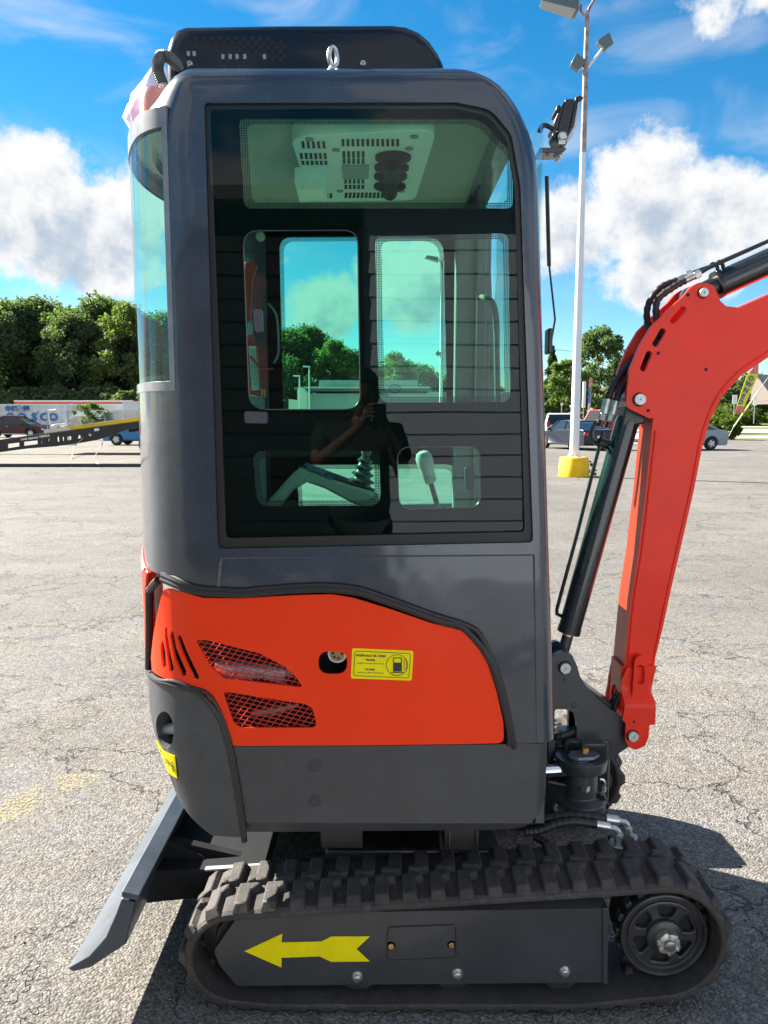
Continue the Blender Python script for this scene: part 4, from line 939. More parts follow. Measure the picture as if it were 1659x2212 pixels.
# swing bracket: two dark plates with a window
SBK = rnd([(1185, 1425), (1204, 1412), (1219, 1407), (1236, 1415), (1246, 1437), (1253, 1461), (1266, 1482), (1288, 1507), (1314, 1529), (1342, 1548), (1362, 1575), (1371, 1592), (1363, 1610), (1341, 1625), (1316, 1642), (1290, 1662), (1246, 1665), (1185, 1660)], 8, 3)
SBH = rnd([(1198, 1532), (1222, 1532), (1240, 1540), (1246, 1560), (1246, 1648), (1198, 1648)], [8, 8, 8, 8, 3, 3], 4)
sb = plate('swing_bracket', bp(SBK, YB - .006), YB - .006, YB + .016, GREY2, EX, [bp(SBH, YB - .006)], bevel=.004)
plate('bracket_plate', bp(SBK, YB - .006), YB + BW - .012, YB + BW + .010, GREY2, sb, [bp(SBH, YB - .006)], bevel=.004)
pin(1220, 1442, .0175, YB - .006, sb); dot(1219, 1468, .0042, YB - .006, sb)
q = U(1240, 1523, YB - .0075); st = MB(); st.tube([q + Vector(p) for p in ((-.007, 0, -.007), (.007, 0, -.007), (.007, 0, .007), (-.007, 0, .007), (-.007, 0, -.007))], .0007, 4); st.build('stamped_mark', DARKIN, sb)
MB().box((U(1255, 1600, YB).x + .02, YB + BW / 2, U(1255, 1600, YB).z), (.03, BW - .03, .16)).build('bracket_web', BLACK, sb, .004)
MB().prism([U(x, y, YB + .02) for x, y in [(1262, 1480), (1330, 1530), (1336, 1545), (1270, 1500)]], (0, BW - .03, 0)).build('bracket_brace', BLACK, sb, .002)
def hose(name, pts, r, m=HOSE, par=None, pitch=7):
    q = spline(pts, 10); rr_ = [r * (1 + .10 * math.sin(i * 2 * math.pi / pitch * 2)) for i in range(len(q))]
    return MB().tube(q, rr_, 10).build(name, m, par or EX, smooth=80)
hose('hydraulic_hose', [U(1320, 1550, 2.43), U(1336, 1505, 2.43), U(1348, 1490, 2.45), U(1355, 1440, 2.47)], .010)
hose('hydraulic_hose', [U(1310, 1545, 2.49), U(1328, 1508, 2.49), U(1340, 1490, 2.5), U(1350, 1440, 2.5)], .010)
for k, (a_, b_) in enumerate((((1180, 1592), (1240, 1578)), ((1180, 1612), (1240, 1600)), ((1180, 1625), (1236, 1618)))):
    hose('hydraulic_hose', [U(a_[0], a_[1], 2.43 + .02 * k), U((a_[0] + b_[0]) / 2, (a_[1] + b_[1]) / 2 + 5, 2.40 + .02 * k), U(b_[0], b_[1], 2.42 + .02 * k), U(b_[0] + 40, b_[1] - 30, 2.46)], .011)
# boom cylinder
YCY = YB + BW / 2
pt, pb = U(1381, 863, YCY), U(1220, 1442, YCY)
pt = Vector((U(1381, 863, YB).x, YCY, U(1381, 863, YB).z)); pb = Vector((U(1220, 1442, YB).x, YCY, U(1220, 1442, YB).z))
dv = (pt - pb).normalized(); ln = (pt - pb).length
bcy = MB().lathe(pb + dv * (ln * .115), dv, [(0, .030), (0, .0385), (.02, .0385), (.022, .037), (ln * .80, .037), (ln * .82, .034)], 28).build('boom_cylinder', CYL, EX)
MB().tube([pb, pb + dv * ln * .13], .0185, 18).build('cylinder_rod', mat('rod_dark', (0.05, 0.05, 0.052), 0.35, coat=.3), bcy)
MB().tube([pb + dv * ln * .105, pb + dv * ln * .118], .0192, 18).build('rod_wiper', CHROME, bcy)
MB().lathe(pb - Vector((0, .05, 0)), (0, 1, 0), [(0, .036), (.10, .036)], 24).build('rod_eye', BLACK, bcy)
MB().lathe(pt - Vector((0, .045, 0)), (0, 1, 0), [(0, .04), (.09, .04)], 24).build('cylinder_eye', BLACK, bcy)
MB().prism([pt + Vector((-.045, -.035, -.085)), pt + Vector((.03, -.035, -.075)), pt + Vector((.035, -.035, .0)), pt + Vector((-.03, -.035, .0))], (0, .07, 0)).build('cylinder_head', mat('head_dark', (0.03, 0.031, 0.034), 0.4, coat=.2), bcy, .006)
YH = YB - .005
MB().tube([U(1303, 932, YH + .05), U(1283, 1010, YH + .05), U(1245, 1160, YH + .06), U(1203, 1316, YH + .06), U(1203, 1326, YH + .06), U(1213, 1331, YH + .09)], .0062, 8).build('steel_pipe', BLACK, bcy)
MB().tube(spline([U(1288, 912, YH + .04), U(1278, 932, YH + .04), U(1280, 948, YH + .04), U(1292, 960, YH + .05), U(1312, 966, YH + .08)], 5), .0072, 8).build('steel_pipe', BLACK, bcy)
MB().tube([U(1296, 950, YH + .03), U(1318, 958, YH + .05)], .0085, 8).build('pipe_clamp', BLACK, bcy)
FIT = mat('fitting_zinc', (0.42, 0.46, 0.42), 0.35, metal=.75, vary=.25, vscale=60)
for i, (a_, b_, c_) in enumerate((((1312, 862), (1304, 893), (1300, 908)), ((1330, 866), (1321, 895), (1316, 911)))):
    yy = YH + .035
    f_ = MB().tube([U(*a_, yy), U(*b_, yy)], .0125, 14).build('hose_fitting', FIT, bcy)
    MB().tube([U(b_[0] - 1, b_[1] + 2, yy), U(*c_, yy)], .0125, 6).build('fitting_nut', FIT, f_)
    MB().tube([U(*c_, yy), U(c_[0] - 5, c_[1] + 14, yy)], .0085, 10).build('fitting_elbow', BLACK, f_)
    hose('hydraulic_hose', [U(*a_, yy), U(a_[0] + 12, a_[1] - 26, yy + .01), U(a_[0] + 36, a_[1] - 62, yy + .04), U(a_[0] + 62, a_[1] - 92, yy + .08), U(1424, 740, YCY), U(1400 + 30 * i, 700, YCY)], .0105)
for i, (a_, m_, b_) in enumerate((((1400, 706), (1400, 660), (1426, 622)), ((1420, 694), (1420, 650), (1452, 622)))):
    c_ = [(1462, 606), (1480, 606)][i]
    yy = YCY + .03 - .06 * i
    hose('hydraulic_hose', [U(a_[0] + 20, a_[1] + 40, yy), U(*a_, yy), U(*m_, yy), U(*b_, yy), U(*c_, yy)], .0105)
    f_ = MB().tube([U(*c_, yy), U(c_[0] + 20, c_[1] - 10, yy)], .0105, 12).build('hose_fitting', FIT, EX)
    MB().tube([U(c_[0] + 20, c_[1] - 10, yy), U(c_[0] + 32, c_[1] - 16, yy)], .013, 6).build('fitting_nut', ZINC, f_)
    MB().tube([U(c_[0] + 32, c_[1] - 16, yy), U(1530, 577 + 2 * i, yy), U(1659, 521, yy), U(1800, 460, yy)], .0062, 8).build('steel_pipe', BLACK, EX)
# arm cylinder leaving the frame at the top right
a0 = U(1518, 633, YB); a0.y = YCY; dv2 = (U(1800, 503, YCY) - U(1545, 617, YCY)).normalized()
acy = MB().lathe(U(1549, 616, YCY) , dv2, [(0, .032), (0, .041), (.03, .041), (.62, .041)], 28).build('arm_cylinder', CYL, EX)
hn = U(1549, 616, YCY) + dv2 * .98; MB().tube([U(1549, 616, YCY) + dv2 * .60, hn], .021, 16).build('cylinder_rod', CHROME, acy)
# arm and bucket carry on beyond the frame
arm_p = [(hn.x - .05, hn.z + .03), (hn.x + .04, hn.z + .04), (2.50, 2.52), (2.60, 2.36), (2.74, 1.52), (2.72, 1.38), (2.63, 1.36), (2.58, 1.45), (2.40, 2.36), (2.36, 2.44)]
dip = plate('dipper_arm', rnd(arm_p, .03, 4), YB + .01, YB + BW - .01, BOOMRED, EX, bevel=.006)
for x, z in ((2.43, 2.45), (2.67, 1.43)): MB().cyl((x, YB - .02, z), (x, YB + BW + .02, z), .022, 18).build('pin', ZINC, dip)
bk = [(2.70, 1.50), (2.60, 1.42), (2.44, 1.36), (2.32, 1.20), (2.32, 1.05), (2.44, .93), (2.60, .92), (2.58, .95), (2.46, .97), (2.36, 1.07), (2.36, 1.19), (2.46, 1.31), (2.62, 1.36), (2.72, 1.42)]
bkt = plate('bucket', bk, YCY - .20, YCY + .20, BMAT, EX, bevel=.003)
for yy in (YCY - .20, YCY + .19): plate('bucket_side', [(2.62, 1.36), (2.46, 1.31), (2.36, 1.19), (2.36, 1.07), (2.46, .97), (2.58, .95)], yy, yy + .01, BMAT, bkt)
for k in range(4): MB().hexa([(2.58, YCY - .19 + .11 * k, .915), (2.58, YCY - .14 + .11 * k, .915), (2.58, YCY - .14 + .11 * k, .95), (2.58, YCY - .19 + .11 * k, .95)], [(2.70, YCY - .18 + .11 * k, .925), (2.70, YCY - .15 + .11 * k, .925), (2.70, YCY - .15 + .11 * k, .932), (2.70, YCY - .18 + .11 * k, .932)]).build('bucket_tooth', BMAT, bkt)
MB().lathe(a0 - Vector((0, .045, 0)), (0, 1, 0), [(0, .034), (.09, .034)], 24).build('cylinder_eye', BLACK, acy)
MB().tube([a0, U(1552, 614, YCY)], .030, 14).build('cylinder_lug', BLACK, acy)
MB().lathe(U(1549, 616, YCY) - dv2 * .004, dv2, [(0, .043), (.012, .043)], 28).build('cylinder_collar', BLACK, acy)
for k in (0, 1): MB().tube(spline([U(1532 + 14 * k, 578 - 4 * k, YCY - .01), U(1540 + 14 * k, 570 - 5 * k, YCY - .01), U(1549 + 12 * k, 576 - 4 * k, YCY - .01), U(1551 + 12 * k, 592 - 5 * k, YCY - .01)], 4), .0062, 8).build('port_elbow', BLACK, acy)
# swing post, swing cylinder and motor below the bracket
zt = lambda zx, zy: ((2100 + zx / 3.302) / 1.8228, (2780 + zy / 3.302) / 1.8228)
def W3(zx, zy, Y): return U(*zt(zx, zy), Y)
KP = mat('king_post', (0.045, 0.047, 0.052), 0.35, coat=.3, vary=.2)
YS = 2.36
c = W3(620, 640, YS)
post = MB().lathe(c + Vector((0, 0, -.005)), (0, 0, 1), [(-.035, .078), (-.012, .082), (0, .082), (.004, .078)], 30)
post.build('swing_post', KP, EX, .003)
plp = [(c.x + x, c.y + y, c.z + .003) for x, y in [(-.05, -.03), (-.02, -.05), (.03, -.045), (.055, -.02), (.04, .01), (-.03, .01)]]
MB().prism(rnd([(p[0], p[1]) for p in plp], .012, 3) and [(x, y, c.z + .003) for x, y in rnd([(p[0], p[1]) for p in plp], .012, 3)], (0, 0, .010)).build('cap_plate', mat('cap_worn', (0.30, 0.33, 0.35), 0.3, metal=.6, vary=.4, vscale=40), EX, .002)
q = W3(672, 590, YS - .03); MB().lathe(q, (0, 0, 1), [(-.005, .011), (.012, .011)], 6).build('cap_bolt', BRASS, EX)
MB().lathe(c + Vector((.0, .01, -.165)), (0, 0, 1), [(-.04, .06), (-.02, .085), (0, .088), (.02, .088), (.035, .06), (.13, .055)], 30).build('post_knuckle', KP, EX, .003)
MB().box((c.x + .03, c.y + .10, c.z - .08), (.16, .12, .24)).build('post_body', BLACK, EX, .015)
ra, rb = W3(120, 850, YS - .02), W3(345, 835, YS - .02)
MB().tube([ra, rb], .0205, 18).build('swing_cylinder_rod', CHROME, EX)
MB().tube([rb, W3(500, 820, YS - .02)], .0205, 16).build('rod_end', KP, EX); q = W3(575, 830, YS - .02)
MB().lathe(q, (0, 0, 1), [(-.04, .036), (.042, .036)], 22).build('rod_end_eye', KP, EX, .003)
q = W3(640, 860, YS - .055); MB().cyl(q, q + Vector((0, -.004, 0)), .007, 10).build('grease_nipple', ZINC, EX)
MB().box(W3(770, 490, YS + .0), (.075, .03, .012)).build('post_key', KP, EX, .003)
MB().prism([W3(*p, YS + .08) for p in [(860, 780), (1000, 700), (980, 840), (1030, 960), (1020, 1040), (930, 1150), (900, 1000)]], (0, .03, 0)).build('side_lug', mat('lug_brown', (0.05, 0.042, 0.036), 0.6), EX, .003)
mo = MB().prism([W3(*p, YS - .02) for p in [(170, 960), (450, 1010), (700, 1090), (930, 1140), (975, 1230), (940, 1400), (640, 1420), (60, 1440), (150, 1310)]], (0, .16, 0)).build('slew_motor', mat('motor_black', (0.012, 0.012, 0.013), 0.35, coat=.3, vary=.3), EX, .008)
MB().prism([W3(*p, YS - .0215) for p in [(634, 1276), (786, 1274), (788, 1418), (632, 1416)]], (0, .001, 0)).build('rating_plate', mat('plate_alu', (0.46, 0.46, 0.45), 0.4, metal=.5), mo)
for zx, zy in ((555, 1205), (875, 1180), (925, 1280), (895, 1360), (300, 1310)):
    q = W3(zx, zy, YS - .02); MB().lathe(q, (0, -1, 0), [(0, .014), (.008, .014), (.010, .011)], 6).build('motor_bolt', MATS['motor_black'] if zx != 300 else ZINC, mo, .001)
MB().lathe(W3(660, 1035, YS - .04), (0, 0, -1), [(0, .018), (.016, .018)], 6).build('union_nut', ZINC, EX)
MB().tube(spline([W3(865, 950, YS), W3(905, 960, YS), W3(930, 1010, YS), W3(918, 1060, YS)], 5), .0045, 8).build('lubrication_pipe', ZINC, EX)
MB().tube([W3(918, 1045, YS), W3(905, 1110, YS)], .009, 6).build('pipe_union', ZINC, EX)
# hoses to the travel motor fittings over the near track
for i, (pts, fa, fb, el) in enumerate((
        ([(-120, 1540), (60, 1495), (350, 1440), (600, 1425), (940, 1465)], (940, 1465), (1105, 1490), [(1105, 1485), (1180, 1505), (1225, 1550), (1225, 1620)]),
        ([(-120, 1640), (60, 1620), (280, 1540), (520, 1500), (815, 1535)], (815, 1540), (985, 1570), [(985, 1570), (1065, 1590), (1110, 1640), (1112, 1710)]))):
    yy = 2.14 - .03 * i
    hose('hydraulic_hose', [W3(*p, yy) for p in pts], .0125)
    f_ = MB().tube([W3(*fa, yy), W3(*fb, yy)], .0135, 14).build('hose_fitting', ZINC, EX)
    MB().tube(spline([W3(*p, yy) for p in el], 6), .0075, 10).build('fitting_elbow', ZINC, f_)
    q = W3(*el[-1], yy); MB().lathe(q, (0, 0, -1), [(-.012, .0135), (.016, .0135)], 6).build('fitting_nut', FIT, f_, .001)
    MB().lathe(q - Vector((0, 0, .016)), (0, 0, -1), [(0, .030), (.014, .030)], 8).build('port_block', FIT, f_, .002)
    MB().box(q - Vector((.0, -.005, .045)), (.10, .05, .034)).build('manifold', BLACK, EX, .003)
hose('hydraulic_hose', [W3(20, 1690, 2.16), W3(150, 1770, 2.14), W3(300, 1880, 2.12), W3(440, 1935, 2.10)], .0125)
MB().tube([W3(585, 1910, 2.13), W3(730, 1900, 2.13)], .010, 10).build('hose_fitting', ZINC, EX); MB().tube([W3(730, 1900, 2.13), W3(790, 1895, 2.13)], .005, 8).build('fitting_tip', ZINC, EX)
# ================================================================ GROUND
def asphalt(name, c0, c1, crack=1.0, stone=1.0):
    m = bpy.data.materials.new(name); m.use_nodes = True; t = m.node_tree; b = t.nodes['Principled BSDF']; b.inputs['Roughness'].default_value = .86; b.inputs['Specular IOR Level'].default_value = .3
    tcn = N(t, 'ShaderNodeTexCoord'); P = tcn.outputs['Object']
    def noise(sc, det=4, ro=.6, vec=None):
        n = N(t, 'ShaderNodeTexNoise'); n.inputs['Scale'].default_value = sc; n.inputs['Detail'].default_value = det; n.inputs['Roughness'].default_value = ro; L(t, vec or P, n.inputs['Vector']); return n
    def vor(sc, feat='F1', vec=None):
        n = N(t, 'ShaderNodeTexVoronoi'); n.feature = feat; n.inputs['Scale'].default_value = sc; L(t, vec or P, n.inputs['Vector']); return n
    big = ramp(t, noise(.22, 5, .62).outputs['Fac'], .34, .68)
    mp = N(t, 'ShaderNodeMapping'); mp.inputs['Scale'].default_value = (.35, 1.1, 1); L(t, P, mp.inputs[0])
    streak = ramp(t, noise(1.1, 6, .7, mp.outputs[0]).outputs['Fac'], .38, .72)
    col = mixc(t, mth(t, 'ADD', mth(t, 'MULTIPLY', big, .5), mth(t, 'MULTIPLY', streak, .5)), c0, c1)
    v1 = vor(128); v2 = vor(52); r1 = N(t, 'ShaderNodeSeparateColor'); L(t, v1.outputs['Color'], r1.inputs[0]); r2 = N(t, 'ShaderNodeSeparateColor'); L(t, v2.outputs['Color'], r2.inputs[0])
    stone1 = mth(t, 'ADD', mth(t, 'MULTIPLY', mth(t, 'POWER', r1.outputs[0], 1.6), 0.66 * stone), 1 - .26 * stone); stone2 = mth(t, 'ADD', mth(t, 'MULTIPLY', r2.outputs[0], .35 * stone), 1 - .18 * stone)
    col = mixc(t, 1.0, col, mth(t, 'MULTIPLY', stone1, stone2), 'MULTIPLY')
    gap = ramp(t, v1.outputs['Distance'], .40, .85, (1, 1, 1), (.55, .54, .53)); col = mixc(t, 1.0, col, gap, 'MULTIPLY')
    pit = ramp(t, noise(26, 3, .6).outputs['Fac'], .63, .70); pit = mth(t, 'MULTIPLY', pit, .55 * stone); col = mixc(t, pit, col, (.03, .028, .026))
    tint = ramp(t, noise(2.6, 4).outputs['Fac'], .4, .7, (1.03, 1.0, .95), (.97, .99, 1.04)); col = mixc(t, 1.0, col, tint, 'MULTIPLY')
    # branching cracks: distance to warped cell borders, two sizes
    w1 = noise(1.7, 5, .68); sc_ = N(t, 'ShaderNodeVectorMath'); sc_.operation = 'MULTIPLY_ADD'; L(t, w1.outputs['Color'], sc_.inputs[0]); sc_.inputs[1].default_value = (.9, .9, 0); L(t, P, sc_.inputs[2])
    w2 = noise(14, 3, .6); sd_ = N(t, 'ShaderNodeVectorMath'); sd_.operation = 'MULTIPLY_ADD'; L(t, w2.outputs['Color'], sd_.inputs[0]); sd_.inputs[1].default_value = (.07, .07, 0); L(t, sc_.outputs[0], sd_.inputs[2])
    ca = vor(.95, 'DISTANCE_TO_EDGE', sd_.outputs[0]); cb_ = vor(2.6, 'DISTANCE_TO_EDGE', sd_.outputs[0])
    wid = mth(t, 'MULTIPLY', noise(1.3, 3).outputs['Fac'], 1)
    k1 = ramp(t, mth(t, 'DIVIDE', ca.outputs['Distance'], mth(t, 'ADD', mth(t, 'MULTIPLY', wid, .009), .0008)), .30, 1.1, (1, 1, 1), (0, 0, 0))
    k2 = mth(t, 'MULTIPLY', ramp(t, cb_.outputs['Distance'], .002, .009, (1, 1, 1), (0, 0, 0)), ramp(t, noise(.6, 3).outputs['Fac'], .46, .60))
    ck_ = mth(t, 'MULTIPLY', mth(t, 'MAXIMUM', k1, k2), crack)
    st_ = ramp(t, noise(.42, 5, .7).outputs['Fac'], .56, .70); col = mixc(t, mth(t, 'MULTIPLY', st_, .30), col, (.075, .072, .070))
    oil = ramp(t, noise(1.1, 2, .4).outputs['Fac'], .70, .78); col = mixc(t, mth(t, 'MULTIPLY', oil, .35), col, (.05, .048, .046))
    col = mixc(t, mth(t, 'MULTIPLY', ck_, .72), col, (.035, .032, .029))
    L(t, col, b.inputs['Base Color'])
    h = mth(t, 'SUBTRACT', mth(t, 'SUBTRACT', mth(t, 'MULTIPLY', r1.outputs[1], .5), mth(t, 'MULTIPLY', v1.outputs['Distance'], .9)), mth(t, 'MULTIPLY', ck_, 2.6))
    bp_ = N(t, 'ShaderNodeBump'); bp_.inputs['Strength'].default_value = .95; bp_.inputs['Distance'].default_value = .0045; L(t, h, bp_.inputs['Height']); L(t, bp_.outputs[0], b.inputs['Normal'])
    return m
def raw_grit(mb):
    me = bpy.data.meshes.new('loose_grit'); me.from_pydata([tuple(v) for v in mb.v], [], mb.f); return me
def struct(o): o['kind'] = 'structure'; return o
def quad(name, x0, y0, x1, y1, z, m): return struct(MB().add([(x0, y0, z), (x1, y0, z), (x1, y1, z), (x0, y1, z)], [(0, 1, 2, 3)]).build(name, m, None, smooth=None))
ASPH = asphalt('worn_asphalt', (.160, .152, .142), (.244, .231, .212))
quad('ground', -500, -90, 500, 900, 0, ASPH)
GRAV = asphalt('pale_gravel', (.19, .175, .150), (.275, .25, .215), .25, .6)
lot = MB().box((-32, 25.9 + 60, .0), (56, 120, .20)).build('gravel_lot', GRAV, None, smooth=None); struct(lot)
struct(MB().box((-32, 25.82, .055), (56, .16, .118)).build('kerb', mat('dark_kerb', (.06, .058, .056), .9, vary=.3, vscale=3), None, .02))
def patch_mat(name, col, lo_, hi_, sc):
    m = bpy.data.materials.new(name); m.use_nodes = True; t = m.node_tree; b = t.nodes['Principled BSDF']; b.inputs['Base Color'].default_value = (*col, 1); b.inputs['Roughness'].default_value = .8
    tcn = N(t, 'ShaderNodeTexCoord'); n1 = N(t, 'ShaderNodeTexNoise'); n1.inputs['Scale'].default_value = sc; n1.inputs['Detail'].default_value = 8; n1.inputs['Roughness'].default_value = .8; L(t, tcn.outputs['Object'], n1.inputs['Vector'])
    n2 = N(t, 'ShaderNodeTexVoronoi'); n2.inputs['Scale'].default_value = 78; L(t, tcn.outputs['Object'], n2.inputs['Vector'])
    gr = N(t, 'ShaderNodeTexCoord'); g = N(t, 'ShaderNodeTexGradient'); g.gradient_type = 'SPHERICAL'; mp = N(t, 'ShaderNodeMapping'); mp.vector_type = 'TEXTURE'; mp.inputs['Location'].default_value = (.5, .5, .5); mp.inputs['Scale'].default_value = (.52, .52, 9); L(t, gr.outputs['Generated'], mp.inputs[0]); L(t, mp.outputs[0], g.inputs[0])
    a = mth(t, 'MULTIPLY', ramp(t, mth(t, 'ADD', n1.outputs['Fac'], mth(t, 'MULTIPLY', g.outputs['Fac'], .25)), lo_, hi_), ramp(t, n2.outputs['Distance'], .25, .62, (1, 1, 1), (.0, .0, .0)))
    L(t, mth(t, 'MULTIPLY', a, .38), b.inputs['Alpha']); return m
YPAINT = patch_mat('worn_yellow_paint', (.50, .40, .12), .53, .68, 7)
for i, (pts) in enumerate(([(-40, 1800), (110, 1735), (110, 1680), (-40, 1740)], [(95, 1740), (250, 1665), (240, 1640), (95, 1690)])):
    struct(MB().add([G(x, y, .004 + .001 * i) for x, y in pts], [(0, 1, 2, 3)]).build('faded_paint', YPAINT, None, smooth=None))
rg_ = random.Random(11); lg = MB()
for _ in range(1100):
    x, y = rg_.uniform(-2.6, 3.4), 1.3 + 5.5 * rg_.random() ** 1.6; r_ = rg_.uniform(.002, .0055) * (1.7 if rg_.random() < .08 else 1)
    if abs(x) < 1.0 and y < 3.0 and y > 1.85: continue
    c = Vector((x, y, r_ * .5)); q = [c + Vector((r_ * rg_.uniform(.6, 1.3) * a, r_ * rg_.uniform(.6, 1.3) * b, r_ * rg_.uniform(.3, .8) * d)) for a, b, d in ((1, 0, 0), (0, 1, 0), (-1, 0, 0), (0, -1, 0), (0, 0, 1), (0, 0, -1))]
    lg.add(q, [(0, 1, 4), (1, 2, 4), (2, 3, 4), (3, 0, 4), (1, 0, 5), (2, 1, 5), (3, 2, 5), (0, 3, 5)])
gv = obj('loose_grit', raw_grit(lg), mat('grit_stone', (.26, .245, .22), .9, vary=.4, vscale=30), None, smooth=None); tag(gv, 'loose grit scattered over the worn asphalt', 'gravel', kind='stuff')
def lawn(name, c0, c1, sc=.9):
    m = bpy.data.materials.new(name); m.use_nodes = True; t = m.node_tree; b = t.nodes['Principled BSDF']; b.inputs['Roughness'].default_value = .9
    tcn = N(t, 'ShaderNodeTexCoord'); n1 = N(t, 'ShaderNodeTexNoise'); n1.inputs['Scale'].default_value = sc; n1.inputs['Detail'].default_value = 9; n1.inputs['Roughness'].default_value = .75; L(t, tcn.outputs['Object'], n1.inputs['Vector'])
    L(t, mixc(t, ramp(t, n1.outputs['Fac'], .3, .7), c0, c1), b.inputs['Base Color']); return m
GRASS = lawn('mown_grass', (.055, .085, .014), (.13, .16, .03)); DRY = lawn('dry_grass', (.12, .12, .05), (.22, .20, .10), 2.0)
CONC = mat('road_concrete', (.40, .38, .33), .85, vary=.12, vscale=.6)
quad('dry_verge', 14, 61, 130, 66, .006, DRY); quad('pavement', 14, 66, 130, 74, .010, CONC); quad('grass_verge', 12, 74, 130, 88, .014, GRASS)
quad('road', -10, 88, 140, 122, .018, mat('road_pale', (.36, .345, .31), .85, vary=.1, vscale=.4)); quad('far_verge', -10, 122, 150, 150, .022, GRASS); quad('far_pavement', -10, 150, 150, 168, .026, CONC)
bank = MB().add([(-10, 168, .03), (170, 168, .03), (190, 260, 3.4), (-10, 260, 2.6), (200, 420, 5.0), (-20, 420, 4.0)], [(0, 1, 2, 3), (3, 2, 4, 5)]).build('grass_bank', GRASS, None); struct(bank)
# ================================================================ TREES
def leaf_mat(name, c0, c1):
    m = bpy.data.materials.new(name); m.use_nodes = True; t = m.node_tree; b = t.nodes['Principled BSDF']; b.inputs['Roughness'].default_value = .6; b.inputs['Specular IOR Level'].default_value = .25
    g = N(t, 'ShaderNodeNewGeometry'); c = mixc(t, g.outputs['Random Per Island'], c0, c1); L(t, c, b.inputs['Base Color'])
    o = t.nodes['Material Output']; tl = N(t, 'ShaderNodeBsdfTranslucent'); L(t, mixc(t, 1.0, c, (1.5, 1.7, .6), 'MULTIPLY'), tl.inputs[0]); mx = N(t, 'ShaderNodeMixShader'); mx.inputs[0].default_value = .45
    L(t, b.outputs[0], mx.inputs[1]); L(t, tl.outputs[0], mx.inputs[2]); L(t, mx.outputs[0], o.inputs[0]); return m
BARK = mat('bark', (.075, .06, .045), .9, vary=.4, vscale=4)
LEAF = leaf_mat('leaf_dark', (.046, .080, .038), (.120, .165, .088)); LEAF2 = leaf_mat('leaf_light', (.065, .105, .036), (.150, .195, .070)); NEEDLE = leaf_mat('needle', (.018, .036, .016), (.035, .062, .026)); HEDGE = leaf_mat('hedge_leaf', (.05, .085, .012), (.11, .15, .025))
def leaf(vs, fs, c, s, rg):
    n = Vector((rg.gauss(0, 1), rg.gauss(0, 1), rg.gauss(0, 1) + .5)).normalized(); u = n.orthogonal().normalized(); u.rotate(Matrix.Rotation(rg.uniform(0, 6.28), 3, n)); w = n.cross(u); k = len(vs)
    a, b_ = s * rg.uniform(.7, 1.3), s * rg.uniform(.35, .7)
    vs += [c - u * a, c + w * b_ + n * s * .15, c + u * a, c - w * b_ + n * s * .15]; fs.append((k, k + 1, k + 2, k + 3))
def crown_broad(seed, H, Rd, base, clumps, per, ls):
    rg = random.Random(seed); vs = []; fs = []; lumps = [(rg.uniform(0, 6.28), rg.uniform(.25, .95), rg.uniform(.15, .5)) for _ in range(9)]
    for q in range(clumps):
        z = rg.random() ** .85; th = rg.uniform(0, 2 * math.pi)
        prof = math.sin(math.pi * min(1, (z * .86 + .12))) ** .6
        rr_ = Rd * prof * math.sqrt(rg.uniform(.25, 1)) * (1 + .28 * math.sin(3 * th + seed) + .15 * math.sin(5 * th + 2 * z * 6))
        for la, lz, lw in lumps:
            k_ = max(0, math.cos(th - la)) ** 6 * max(0, 1 - abs(z - lz) / .22); rr_ *= 1 + lw * k_; z += .10 * lw * k_ if z > .6 else 0
        c = Vector((rr_ * math.cos(th), rr_ * math.sin(th), base + (H - base) * z)); cr_ = Rd * rg.uniform(.14, .30)
        for _ in range(per):
            d = Vector((rg.gauss(0, 1), rg.gauss(0, 1), rg.gauss(0, .7))).normalized() * cr_ * rg.uniform(.45, 1.05); leaf(vs, fs, c + d, ls, rg)
    m = MB(); m.v = vs; m.f = fs; return m
def raw_mesh(name, mb):
    me = bpy.data.meshes.new(name); me.from_pydata([tuple(v) for v in mb.v], [], mb.f); return me
def trunk_mesh(seed, H, r, spread):
    rg = random.Random(seed); t = MB(); t.tube(spline([(0, 0, -.1), (.1, .05, H * .3), (-.05, .1, H * .6), (.05, 0, H * .9)], 4), [r * (1 - .85 * i / 12) for i in range(13)], 8)
    for k in range(9):
        z0 = H * rg.uniform(.28, .75); a = rg.uniform(0, 6.28); l = spread * rg.uniform(.5, .9)
        t.tube([(0, 0, z0), (l * .5 * math.cos(a), l * .5 * math.sin(a), z0 + l * .35), (l * math.cos(a), l * math.sin(a), z0 + l * .6)], [r * .4, r * .25, r * .06], 6)
    return t
def make_tree(name, label, cat, group, seed, H, Rd, base, clumps, per, ls, lm, tr=.22):
    t = thing(name, label, cat, group=group)
    trunk_mesh(seed, H, tr, Rd).build('trunk', BARK, t); obj('crown', raw_mesh('crown', crown_broad(seed, H, Rd, base, clumps, per, ls)), lm, t, smooth=None); return t
def conifer(name, label, seed, H, Rd, group=None, n=2600):
    rg = random.Random(seed); vs = []; fs = []
    for _ in range(n):
        z = rg.random() ** 1.3; tier = .75 + .25 * math.sin(z * 46); rr_ = Rd * (1 - z) ** .8 * tier * math.sqrt(rg.uniform(.15, 1)); a = rg.uniform(0, 6.28)
        leaf(vs, fs, Vector((rr_ * math.cos(a), rr_ * math.sin(a), .5 + (H - .5) * z - .3 * rr_)), .30, rg)
    t = thing(name, label, 'tree', group=group); m = MB(); m.v = vs; m.f = fs
    MB().tube([(0, 0, -.1), (0, 0, H * .97)], [.2, .03], 8).build('trunk', BARK, t); obj('crown', raw_mesh('crown', m), NEEDLE, t, smooth=None); return t
WOOD = 'trees of the wood behind the vehicle yard'
